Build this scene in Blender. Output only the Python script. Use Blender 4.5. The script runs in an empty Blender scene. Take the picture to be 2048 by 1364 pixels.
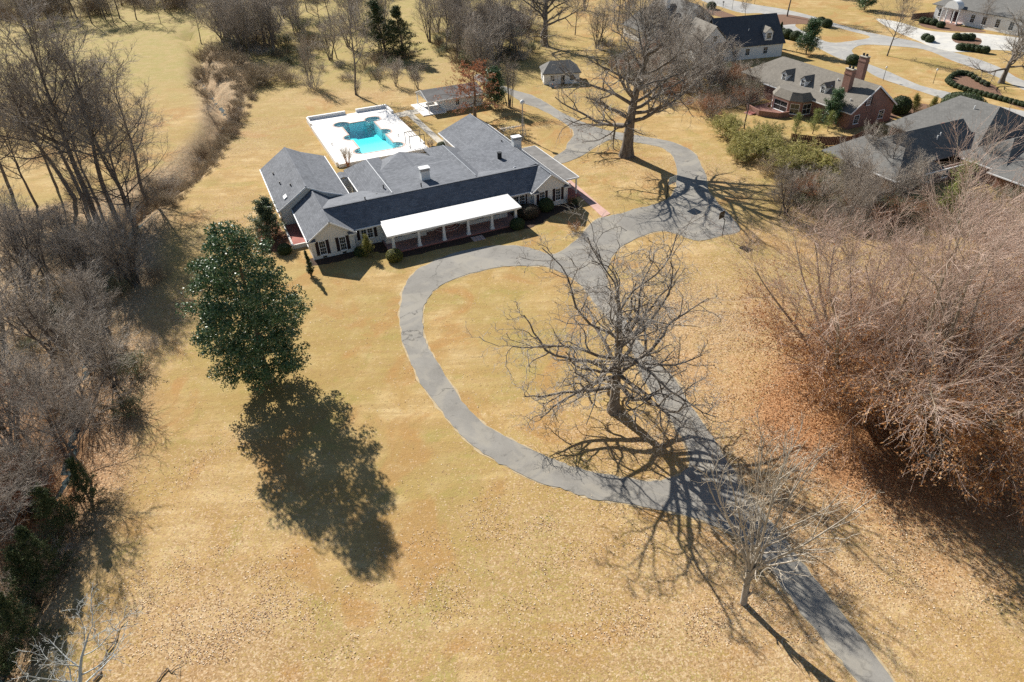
import bpy, bmesh, math, random
import numpy as np
from mathutils import Vector, Matrix, geometry

scene = bpy.context.scene
R = math.radians

# ------------------------------------------------------------------ camera
CAM_H, CAM_F = 46.0, 1365.0              # metres above the lawn; focal length in photo pixels (24 mm lens)
PITCH, ROLL, HEAD = R(35.95), R(-2.035), R(23.44)
_c, _s = math.cos(PITCH), math.sin(PITCH)
_r0, _u0, _fw = np.array([1, 0, 0.]), np.array([0, _s, _c]), np.array([0, _c, -_s])
_rt = math.cos(ROLL) * _r0 + math.sin(ROLL) * _u0
_up = -math.sin(ROLL) * _r0 + math.cos(ROLL) * _u0
cam_d = bpy.data.cameras.new('camera')
cam_d.sensor_width = 36.0
cam_d.lens = 36.0 * CAM_F / 2048.0
cam_d.clip_start, cam_d.clip_end = 0.5, 4000
cam = bpy.data.objects.new('camera', cam_d)
scene.collection.objects.link(cam)
cam.matrix_world = Matrix(((_rt[0], _up[0], -_fw[0], 0), (_rt[1], _up[1], -_fw[1], 0), (_rt[2], _up[2], -_fw[2], CAM_H), (0, 0, 0, 1)))
scene.camera = cam

# ------------------------------------------------------------------ sky, sun, exposure
SUN_EL, SUN_AZ = R(33.0), R(122.5)       # azimuth of the sun measured from +X towards +Y
world = bpy.data.worlds.new('World'); scene.world = world
world.use_nodes = True
wn = world.node_tree.nodes; wl = world.node_tree.links
sky = wn.new('ShaderNodeTexSky'); sky.sky_type = 'NISHITA'; sky.sun_disc = False
sky.sun_elevation = SUN_EL
sky.sun_rotation = math.pi / 2 - SUN_AZ
sky.air_density, sky.dust_density, sky.ozone_density = 1.1, 0.3, 1.6
wn['Background'].inputs['Strength'].default_value = 0.05
wl.new(sky.outputs[0], wn['Background'].inputs['Color'])
sun_d = bpy.data.lights.new('sun', 'SUN'); sun_d.energy = 5.0; sun_d.angle = R(0.53); sun_d.color = (1.0, 0.955, 0.88)
sun = bpy.data.objects.new('sun', sun_d); scene.collection.objects.link(sun)
_sd = Vector((math.cos(SUN_EL) * math.cos(SUN_AZ), math.cos(SUN_EL) * math.sin(SUN_AZ), math.sin(SUN_EL)))
sun.rotation_euler = _sd.to_track_quat('Z', 'Y').to_euler()
sun.location = (-60, 200, 120)
scene.view_settings.view_transform = 'Standard'
scene.view_settings.look = 'None'
scene.view_settings.gamma = 1.0
scene.view_settings.exposure = 0.86
scene.view_settings.use_curve_mapping = False
scene.render.engine = 'CYCLES'
scene.cycles.max_bounces = 6
scene.cycles.diffuse_bounces = 3
scene.cycles.glossy_bounces = 2
scene.cycles.transparent_max_bounces = 8
scene.cycles.use_adaptive_sampling = False
scene.cycles.adaptive_threshold = 0.02
scene.cycles.use_denoising = False
scene.cycles.sample_clamp_indirect = 4.0

# ------------------------------------------------------------------ survey: photo pixel -> point of the site
def G(px, py, z=0.0):
    d = _rt * ((px - 1024) / CAM_F) + _up * (-(py - 682) / CAM_F) + _fw
    t = (z - CAM_H) / d[2]
    return (d[0] * t, d[1] * t, z)
U = np.array([math.cos(HEAD), math.sin(HEAD)]); Vv = np.array([-math.sin(HEAD), math.cos(HEAD)])
HO = np.array(G(628.09, 520.7)[:2])      # front corner of the house, origin of the estate's own axes
def HW(u, v, z=0.0):
    p = HO + U * u + Vv * v
    return (p[0], p[1], z)

# ------------------------------------------------------------------ object helpers
COL = scene.collection
def tag(o, label=None, cat=None, group=None, kind=None):
    if label: o['label'] = label
    if cat: o['category'] = cat
    if group: o['group'] = group
    if kind: o['kind'] = kind
    return o
def empty(name, loc=(0, 0, 0), rz=0.0, parent=None):
    o = bpy.data.objects.new(name, None); COL.objects.link(o)
    o.location = loc; o.rotation_euler = (0, 0, rz); o.empty_display_size = 0.3
    if parent: o.parent = parent
    return o
def link(name, me, parent=None, loc=None):
    o = bpy.data.objects.new(name, me); COL.objects.link(o)
    if parent: o.parent = parent
    if loc is not None: o.location = loc
    return o
def np_mesh(name, verts, faces, mat, smooth=False):
    """verts (N,3) array, faces (M,k) int array, all of one size k"""
    me = bpy.data.meshes.new(name)
    verts = np.asarray(verts, np.float32); faces = np.asarray(faces, np.int32)
    m, k = faces.shape
    me.vertices.add(len(verts)); me.vertices.foreach_set('co', verts.ravel())
    me.loops.add(m * k); me.loops.foreach_set('vertex_index', faces.ravel())
    me.polygons.add(m); me.polygons.foreach_set('loop_start', np.arange(0, m * k, k, dtype=np.int32))
    if smooth: me.polygons.foreach_set('use_smooth', np.ones(m, bool))
    me.update(calc_edges=True)
    me.materials.append(mat)
    return me
class MB:
    """collects pieces of ONE part"""
    def __init__(s): s.v = []; s.f = []
    def add(s, vs, fs):
        n = len(s.v); s.v += [tuple(map(float, p)) for p in vs]; s.f += [tuple(i + n for i in f) for f in fs]; return s
    def box(s, x0, x1, y0, y1, z0, z1):
        return s.add([(x0, y0, z0), (x1, y0, z0), (x1, y1, z0), (x0, y1, z0), (x0, y0, z1), (x1, y0, z1), (x1, y1, z1), (x0, y1, z1)],
                     [(3, 2, 1, 0), (4, 5, 6, 7), (0, 1, 5, 4), (1, 2, 6, 5), (2, 3, 7, 6), (3, 0, 4, 7)])
    def prism(s, poly, z0, z1):
        n = len(poly)
        vs = [(p[0], p[1], z0) for p in poly] + [(p[0], p[1], z1) for p in poly]
        return s.add(vs, [tuple(range(n - 1, -1, -1)), tuple(range(n, 2 * n))] + [(i, (i + 1) % n, n + (i + 1) % n, n + i) for i in range(n)])
    def slab(s, pts, th):
        """sloping plate: top polygon pts (x,y,z), extruded straight down by th"""
        n = len(pts)
        vs = [(p[0], p[1], p[2] - th) for p in pts] + list(pts)
        return s.add(vs, [tuple(range(n - 1, -1, -1)), tuple(range(n, 2 * n))] + [(i, (i + 1) % n, n + (i + 1) % n, n + i) for i in range(n)])
    def beam(s, a, b, w, h=None):
        """rectangular bar from a to b"""
        a, b = Vector(a), Vector(b); h = h or w
        d = (b - a).normalized(); side = d.cross(Vector((0, 0, 1)))
        if side.length < 1e-3: side = Vector((1, 0, 0))
        side.normalize(); upv = side.cross(d).normalized()
        c = [(-1, -1), (1, -1), (1, 1), (-1, 1)]
        vs = [p + side * (w / 2 * i) + upv * (h / 2 * j) for p in (a, b) for i, j in c]
        return s.add(vs, [(3, 2, 1, 0), (4, 5, 6, 7), (0, 1, 5, 4), (1, 2, 6, 5), (2, 3, 7, 6), (3, 0, 4, 7)])
    def tube(s, a, b, r0, r1=None, n=10, cap=True):
        a, b = Vector(a), Vector(b); r1 = r0 if r1 is None else r1
        d = (b - a).normalized(); x = d.orthogonal().normalized(); y = d.cross(x)
        vs = [a + (x * math.cos(t) + y * math.sin(t)) * r0 for t in [2 * math.pi * i / n for i in range(n)]]
        vs += [b + (x * math.cos(t) + y * math.sin(t)) * r1 for t in [2 * math.pi * i / n for i in range(n)]]
        fs = [(i, (i + 1) % n, n + (i + 1) % n, n + i) for i in range(n)]
        if cap: fs += [tuple(range(n - 1, -1, -1)), tuple(range(n, 2 * n))]
        return s.add(vs, fs)
    def lathe(s, prof, n=16, c=(0, 0, 0)):
        vs, fs = [], []
        for r, z in prof:
            vs += [(c[0] + r * math.cos(2 * math.pi * i / n), c[1] + r * math.sin(2 * math.pi * i / n), c[2] + z) for i in range(n)]
        for k in range(len(prof) - 1):
            fs += [(k * n + i, k * n + (i + 1) % n, (k + 1) * n + (i + 1) % n, (k + 1) * n + i) for i in range(n)]
        fs += [tuple(range(n - 1, -1, -1)), tuple(range((len(prof) - 1) * n, len(prof) * n))]
        return s.add(vs, fs)
    def mesh(s, name, mat, smooth=False):
        me = bpy.data.meshes.new(name); me.from_pydata(s.v, [], s.f); me.materials.append(mat)
        if smooth: me.polygons.foreach_set('use_smooth', [True] * len(me.polygons))
        me.update(); return me
    def build(s, name, mat, parent=None, loc=None, smooth=False):
        return link(name, s.mesh(name, mat, smooth), parent, loc)
def smooth_poly(pts, sub=5, closed=True):
    """Catmull-Rom through the points"""
    P = np.array(pts, float); n = len(P); out = []
    for i in range(n if closed else n - 1):
        p0, p1, p2, p3 = (P[(i - 1) % n], P[i], P[(i + 1) % n], P[(i + 2) % n]) if closed else (P[max(i - 1, 0)], P[i], P[i + 1], P[min(i + 2, n - 1)])
        for k in range(sub):
            t = k / sub
            out.append(0.5 * ((2 * p1) + (-p0 + p2) * t + (2 * p0 - 5 * p1 + 4 * p2 - p3) * t * t + (-p0 + 3 * p1 - 3 * p2 + p3) * t ** 3))
    if not closed: out.append(P[-1])
    return np.array(out)
def sheet(name, loops, z, mat, jitter=0.0, seed=1, parent=None, thick=0.0):
    """flat sheet with holes: loops of (x,y) world points, first the outline"""
    rr = np.random.default_rng(seed)
    L = [[Vector((p[0] + rr.normal() * jitter, p[1] + rr.normal() * jitter, 0)) for p in lp] for lp in loops]
    tris = geometry.tessellate_polygon(L)
    flat = [p for lp in L for p in lp]
    vs = [(p.x, p.y, z) for p in flat]; fs = []
    for t in tris:
        a, b, c = [flat[i] for i in t]
        fs.append(tuple(t) if (b - a).cross(c - a).z > 0 else tuple(reversed(t)))
    if thick > 0:
        k = 0
        for lp in L:
            n = len(lp); base = len(vs)
            vs += [(p.x, p.y, z - thick) for p in lp]
            fs += [(k + i, k + (i + 1) % n, base + (i + 1) % n, base + i) for i in range(n)]
            k += n
    me = bpy.data.meshes.new(name); me.from_pydata(vs, [], fs); me.materials.append(mat); me.update()
    return link(name, me, parent)

# ------------------------------------------------------------------ materials
def nmat(name, rough=0.85, spec=0.25):
    m = bpy.data.materials.new(name); m.use_nodes = True
    b = m.node_tree.nodes['Principled BSDF']
    b.inputs['Roughness'].default_value = rough
    b.inputs['Specular IOR Level'].default_value = spec
    return m, m.node_tree.nodes, m.node_tree.links, b
def nz(N, L, vec, scale, detail=4, rough=0.55, dist=0.0):
    n = N.new('ShaderNodeTexNoise'); n.inputs['Scale'].default_value = scale; n.inputs['Detail'].default_value = detail
    n.inputs['Roughness'].default_value = rough; n.inputs['Distortion'].default_value = dist
    L.new(vec, n.inputs['Vector']); return n.outputs['Fac']
def ramp(N, L, fac, stops):
    r = N.new('ShaderNodeValToRGB'); e = r.color_ramp.elements
    while len(e) < len(stops): e.new(0.5)
    for i, (p, c) in enumerate(stops):
        e[i].position = p; e[i].color = (*c, 1) if len(c) == 3 else c
    L.new(fac, r.inputs['Fac']); return r.outputs['Color']
def step(N, L, fac, a, b, lo=0.0, hi=1.0):
    r = N.new('ShaderNodeMapRange'); r.inputs['From Min'].default_value = a; r.inputs['From Max'].default_value = b
    r.inputs['To Min'].default_value = lo; r.inputs['To Max'].default_value = hi; r.interpolation_type = 'SMOOTHSTEP'
    L.new(fac, r.inputs['Value']); return r.outputs['Result']
def mix(N, L, fac, a, b, mode='MIX'):
    m = N.new('ShaderNodeMix'); m.data_type = 'RGBA'; m.blend_type = mode
    for k, v in ((0, fac), (6, a), (7, b)):
        if isinstance(v, (int, float)): m.inputs[k].default_value = v
        elif isinstance(v, tuple): m.inputs[k].default_value = (*v, 1)
        else: L.new(v, m.inputs[k])
    return m.outputs[2]
def math_(N, L, op, a, b=0.0):
    m = N.new('ShaderNodeMath'); m.operation = op
    for k, v in ((0, a), (1, b)):
        if isinstance(v, (int, float)): m.inputs[k].default_value = v
        else: L.new(v, m.inputs[k])
    return m.outputs[0]
def bump(N, L, b, h, strength=0.4, dist=0.05):
    n = N.new('ShaderNodeBump'); n.inputs['Strength'].default_value = strength; n.inputs['Distance'].default_value = dist
    L.new(h, n.inputs['Height']); L.new(n.outputs['Normal'], b.inputs['Normal'])
def pos(N): return N.new('ShaderNodeNewGeometry').outputs['Position']
def objc(N): return N.new('ShaderNodeTexCoord').outputs['Object']

def plain(name, c, rough=0.8, var=0.12, scale=1.5, spec=0.25, metal=0.0, fine=18.0):
    """painted / rendered surface with slight blotches and fine grain"""
    m, N, L, b = nmat(name, rough, spec)
    o = objc(N)
    f = math_(N, L, 'ADD', math_(N, L, 'MULTIPLY', nz(N, L, o, scale, 5), 0.6), math_(N, L, 'MULTIPLY', nz(N, L, o, fine, 2), 0.4))
    lo = tuple(x * (1 - var * 1.6) for x in c); hi = tuple(min(1, x * (1 + var)) for x in c)
    L.new(ramp(N, L, f, [(0.3, lo), (0.7, hi)]), b.inputs['Base Color'])
    b.inputs['Metallic'].default_value = metal
    return m
def island(name, cols, rough=0.6, spec=0.3, trans=0.0):
    """leaves: every leaf takes its own tint"""
    m, N, L, b = nmat(name, rough, spec)
    g = N.new('ShaderNodeNewGeometry')
    n = len(cols)
    c = ramp(N, L, g.outputs['Random Per Island'], [((i + 0.5) / n, k) for i, k in enumerate(cols)])
    L.new(c, b.inputs['Base Color'])
    if trans:
        tr = N.new('ShaderNodeBsdfTranslucent'); L.new(c, tr.inputs['Color'])
        ms = N.new('ShaderNodeMixShader'); ms.inputs[0].default_value = trans
        L.new(b.outputs[0], ms.inputs[1]); L.new(tr.outputs[0], ms.inputs[2])
        L.new(ms.outputs[0], N['Material Output'].inputs['Surface'])
    return m
def bark(name, dark, light, scale=3.0):
    m, N, L, b = nmat(name, 0.9, 0.15)
    o = objc(N); mp = N.new('ShaderNodeMapping'); mp.inputs['Scale'].default_value = (1, 1, 0.35); L.new(o, mp.inputs['Vector'])
    f = nz(N, L, mp.outputs[0], scale, 6, 0.65)
    L.new(ramp(N, L, f, [(0.32, dark), (0.68, light)]), b.inputs['Base Color'])
    bump(N, L, b, nz(N, L, mp.outputs[0], scale * 4, 3), 0.5, 0.04)
    return m
def shingles(name, c1, c2, course=0.30):
    """asphalt shingles: courses follow the height of the slope"""
    m, N, L, b = nmat(name, 0.9, 0.2)
    o = objc(N)
    nrm = N.new('ShaderNodeTexCoord').outputs['Normal']            # courses run level across each slope, rows go down it
    def vm(op, a, b=None):
        n = N.new('ShaderNodeVectorMath'); n.operation = op
        for k, v in ((0, a), (1, b)):
            if isinstance(v, tuple): n.inputs[k].default_value = v
            elif v is not None: L.new(v, n.inputs[k])
        return n.outputs['Value'] if op == 'DOT_PRODUCT' else n.outputs[0]
    along = vm('NORMALIZE', vm('CROSS_PRODUCT', (0.0005, 0.0003, 1.0), nrm)); down = vm('NORMALIZE', vm('CROSS_PRODUCT', nrm, along))
    cv = N.new('ShaderNodeCombineXYZ'); L.new(vm('DOT_PRODUCT', o, along), cv.inputs[0]); L.new(vm('DOT_PRODUCT', o, down), cv.inputs[1])
    br = N.new('ShaderNodeTexBrick'); br.inputs['Scale'].default_value = 1.0
    br.inputs['Brick Width'].default_value = 0.55; br.inputs['Row Height'].default_value = course
    br.inputs['Mortar Size'].default_value = 0.02; br.inputs['Bias'].default_value = 0.0
    br.inputs['Color1'].default_value = (*c1, 1); br.inputs['Color2'].default_value = (*c2, 1)
    br.inputs['Mortar'].default_value = (*[x * 0.6 for x in c1], 1)
    L.new(cv.outputs[0], br.inputs['Vector'])
    big = nz(N, L, o, 0.35, 5)
    col = mix(N, L, step(N, L, big, 0.35, 0.7, 0.0, 0.35), br.outputs['Color'], tuple(x * 1.2 for x in c2))
    mpz = N.new('ShaderNodeMapping'); mpz.inputs['Scale'].default_value = (1.6, 1.6, .25); L.new(o, mpz.inputs['Vector'])
    col = mix(N, L, step(N, L, nz(N, L, mpz.outputs[0], 1.0, 5, .7), .48, .72, 0, .5), col, tuple(x * 0.55 for x in c1))
    gr = nz(N, L, o, 30, 2)
    col = mix(N, L, 0.35, col, ramp(N, L, gr, [(0.35, tuple(x * 0.6 for x in c1)), (0.65, tuple(x * 1.5 for x in c2))]))
    L.new(col, b.inputs['Base Color'])
    bump(N, L, b, gr, 0.4, 0.02)
    return m
def bricks(name, c1, c2, mortar):
    m, N, L, b = nmat(name, 0.9, 0.2)
    o = objc(N); sx = N.new('ShaderNodeSeparateXYZ'); L.new(o, sx.inputs[0]); cv = N.new('ShaderNodeCombineXYZ')
    L.new(math_(N, L, 'ADD', sx.outputs[0], sx.outputs[1]), cv.inputs[0]); L.new(sx.outputs[2], cv.inputs[1])
    br = N.new('ShaderNodeTexBrick'); br.inputs['Scale'].default_value = 1
    br.inputs['Brick Width'].default_value = 0.22; br.inputs['Row Height'].default_value = 0.075; br.inputs['Mortar Size'].default_value = 0.01
    br.inputs['Color1'].default_value = (*c1, 1); br.inputs['Color2'].default_value = (*c2, 1); br.inputs['Mortar'].default_value = (*mortar, 1)
    L.new(cv.outputs[0], br.inputs['Vector'])
    col = mix(N, L, 0.35, br.outputs['Color'], ramp(N, L, nz(N, L, o, 0.9, 4), [(0.3, tuple(x * 0.7 for x in c1)), (0.7, tuple(x * 1.25 for x in c2))]))
    L.new(col, b.inputs['Base Color']); bump(N, L, b, br.outputs['Fac'], 0.4, -0.01)
    return m
M = {}
M['white'] = plain('white_paint', (0.76, 0.76, 0.74), 0.7, 0.035)
M['trim'] = plain('white_trim', (0.80, 0.80, 0.79), 0.55, 0.04)
M['wall'] = plain('cream_painted_brick', (0.74, 0.72, 0.67), 0.85, 0.04, 0.7)
M['membrane'] = plain('white_membrane', (0.78, 0.77, 0.745), 0.6, 0.12, 0.45)
M['flatroof'] = plain('grey_flat_roofing', (0.20, 0.19, 0.18), 0.85, 0.3, 0.8)
M['shutter'] = plain('dark_shutter', (0.035, 0.022, 0.026), 0.5, 0.15)
M['black'] = plain('black_metal', (0.02, 0.021, 0.023), 0.5, 0.1)
M['metal'] = plain('galvanised_metal', (0.42, 0.43, 0.44), 0.4, 0.1, metal=0.6)
M['roof'] = shingles('charcoal_shingles', (0.085, 0.092, 0.106), (0.19, 0.20, 0.22))
M['roof_tan'] = shingles('weathered_shingles', (0.15, 0.135, 0.115), (0.215, 0.195, 0.165))
M['roof_grey'] = shingles('grey_shingles', (0.12, 0.117, 0.11), (0.178, 0.173, 0.162))
M['roof_dark'] = shingles('slate_blue_shingles', (0.06, 0.065, 0.075), (0.10, 0.105, 0.115))
M['roof_brown'] = shingles('brown_shingles', (0.10, 0.075, 0.06), (0.16, 0.12, 0.10))
M['brick'] = bricks('red_brick', (0.22, 0.105, 0.08), (0.30, 0.15, 0.115), (0.34, 0.29, 0.25))
M['paver'] = bricks('brick_paving', (0.30, 0.10, 0.085), (0.40, 0.155, 0.125), (0.36, 0.26, 0.23))
M['pinkpaver'] = bricks('faded_brick_paving', (0.46, 0.27, 0.22), (0.56, 0.36, 0.30), (0.5, 0.42, 0.37))
M['concrete'] = plain('concrete', (0.50, 0.45, 0.37), 0.9, 0.15, 0.8)
M['deck'] = plain('pool_deck_concrete', (0.83, 0.80, 0.76), 0.85, 0.06, 0.5)
M['coping'] = plain('pool_coping_brick', (0.55, 0.40, 0.34), 0.85, 0.15, 3)
M['wood'] = plain('weathered_wood', (0.20, 0.15, 0.11), 0.85, 0.25, 2)
M['fence'] = plain('brown_fence_board', (0.13, 0.075, 0.055), 0.85, 0.25, 2)
def glass_mat():
    m, N, L, b = nmat('window_glass', 0.06, 0.6)
    o = objc(N)
    L.new(ramp(N, L, nz(N, L, o, 2.5, 2), [(0.35, (0.012, 0.016, 0.018)), (0.7, (0.05, 0.06, 0.062))]), b.inputs['Base Color'])
    return m
M['glass'] = glass_mat()
# ================================================================== THE SETTING
def GP(pts, z=0.0): return [G(x, y, z)[:2] for x, y in pts]
def seg_dist(P, line):
    """distance of points P (N,2) to an open polyline"""
    line = np.asarray(line); best = np.full(len(P), 1e9)
    for a, b in zip(line[:-1], line[1:]):
        ab = b - a; t = np.clip(((P - a) @ ab) / (ab @ ab), 0, 1)
        best = np.minimum(best, np.linalg.norm(P - (a + t[:, None] * ab), axis=1))
    return best
def inside(P, poly):
    poly = np.asarray(poly); r = np.zeros(len(P), bool); n = len(poly)
    for i in range(n):
        (x0, y0), (x1, y1) = poly[i], poly[(i + 1) % n]
        if y0 == y1: continue
        c = ((y0 > P[:, 1]) != (y1 > P[:, 1])) & (P[:, 0] < (x1 - x0) * (P[:, 1] - y0) / (y1 - y0) + x0)
        r ^= c
    return r
def sstep(x, a, b):
    t = np.clip((x - a) / (b - a), 0, 1); return t * t * (3 - 2 * t)
CREEK = smooth_poly(GP([(372, 62), (398, 100), (402, 150), (420, 178), (442, 205), (436, 245), (407, 290), (378, 342), (318, 384), (262, 425), (222, 480), (190, 560), (165, 650), (140, 760), (110, 900), (40, 1100), (-60, 1400)]), 6, False)
WOODS = GP([(500, 190), (520, 130), (470, 105), (400, 85), (378, 150), (396, 205), (395, 260), (330, 330), (230, 372), (150, 400), (60, 412), (-250, 440), (-900, 900), (-700, 2000), (-60, 2000),
            (20, 1560), (90, 1330), (160, 1170), (225, 1040), (262, 930), (300, 830), (308, 740), (298, 640), (330, 545), (330, 470), (352, 400), (410, 340), (470, 265)])
LOOP_OUT = smooth_poly(GP([(823, 547), (849, 531), (900, 508), (960, 494), (1029, 490), (1073, 499), (1110, 507), (1150, 480), (1185, 442), (1221, 430), (1244, 426), (1270, 417), (1297, 411), (1329, 400),
    (1347, 380), (1352, 345), (1345, 315), (1324, 297), (1290, 289), (1258, 284), (1218, 281), (1165, 312), (1121, 328), (1105, 316), (1128, 300), (1134, 285), (1146, 268), (1137, 254), (1112, 237), (1081, 220), (1044, 205), (1007, 183), (950, 160),
    (958, 148), (1000, 168), (1032, 181), (1064, 190), (1093, 205), (1125, 225), (1166, 244), (1215, 260), (1271, 270), (1318, 278), (1352, 286), (1389, 304), (1402, 326), (1414, 353), (1417, 379), (1436, 404), (1482, 458),
    (1443, 473), (1405, 482), (1382, 480), (1346, 467), (1317, 464), (1270, 480), (1235, 503), (1217, 538), (1218, 570), (1237, 612), (1271, 669), (1304, 713), (1352, 757), (1381, 808), (1414, 852), (1449, 907), (1480, 955), (1530, 1025), (1581, 1090),
    (1639, 1164), (1714, 1259), (1795, 1364), (1890, 1480), (1800, 1490), (1710, 1364), (1656, 1296), (1598, 1226), (1557, 1168), (1503, 1100), (1449, 1064), (1400, 1042), (1330, 1025), (1260, 1012), (1185, 1000), (1140, 985), (1085, 970), (1030, 945), (975, 915),
    (925, 877), (890, 835), (850, 785), (825, 740), (805, 690), (797, 640), (799, 600), (806, 575)]), 5)
LOOP_IN = smooth_poly(GP([(900, 563), (970, 541), (1017, 534), (1076, 533), (1105, 539), (1134, 553), (1160, 572), (1185, 603), (1215, 640), (1240, 670), (1264, 710), (1290, 772), (1323, 820), (1352, 863), (1374, 905), (1372, 934), (1345, 953), (1300, 959), (1240, 952),
    (1180, 940), (1130, 925), (1080, 905), (1030, 880), (985, 855), (940, 820), (905, 770), (875, 720), (858, 690), (848, 660), (848, 622), (857, 600), (873, 580)]), 5)
# leaf cover of the ground: (pixel of the middle, radius in metres along x and y, density)
LITTER = [(1500, 760, 9, 14, .75), (1700, 800, 13, 13, 1.0), (1880, 820, 14, 13, 1.0), (1420, 600, 8, 12, .55), (1560, 470, 13, 12, .5), (1250, 880, 7, 4, .5), (1130, 860, 7, 5, .25), (1350, 1180, 8, 5, .45), (1520, 1290, 9, 4, .7), (1300, 1340, 8, 3, .4),
          (1120, 1050, 7, 5, .45), (1050, 1130, 9, 6, .25), (400, 930, 4, 5, .35), (440, 1050, 6, 4, .35), (400, 1200, 7, 6, .6), (320, 1330, 8, 5, .7), (470, 1300, 6, 4, .4), (700, 1340, 9, 3, .35), (1420, 340, 10, 8, .6), (1700, 1000, 12, 7, .8),
          (1850, 1150, 16, 9, .6), (900, 1250, 10, 5, .2), (480, 280, 8, 12, .5), (720, 190, 22, 9, .45), (900, 130, 22, 16, .5), (430, 440, 7, 9, .5), (560, 470, 6, 5, .4), (340, 640, 4, 9, .9), (1240, 330, 9, 8, .3), (1300, 640, 9, 12, .3)]
def litter_density(P):
    d = np.full(len(P), 0.045)
    for px, py, rx, ry, k in LITTER:
        c = np.array(G(px, py)[:2]); q = ((P - c) / (rx, ry)) ** 2
        d += k * np.exp(-q.sum(1))
    return d
def woods_mask(P):
    e = seg_dist(P, WOODS + WOODS[:1]); s = np.where(inside(P, WOODS), e, -e)
    return sstep(s, -2.0, 2.5)
def pave_mask(P):
    return inside(P, LOOP_OUT) & ~inside(P, LOOP_IN)
def terrain_z(P):
    d = seg_dist(P, CREEK)
    z = -3.0 * np.exp(-(d / 2.2) ** 2)
    rr = np.random.default_rng(8); n = np.zeros(len(P))
    for k in range(9):                                   # soft hummocks of the wood floor
        a = rr.uniform(0, 6.28); w = rr.uniform(.25, 1.3); n += np.sin((P[:, 0] * math.cos(a) + P[:, 1] * math.sin(a)) * w + rr.uniform(0, 6.28)) / 9
    z += woods_mask(P) * n * 0.55
    q = P - HO; pu, pv_ = q @ U, q @ Vv                   # dug out under the pool
    z = np.where((pu > 13) & (pu < 26.4) & (pv_ > 34.2) & (pv_ < 58.6), -4.0, z)
    return z

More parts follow.
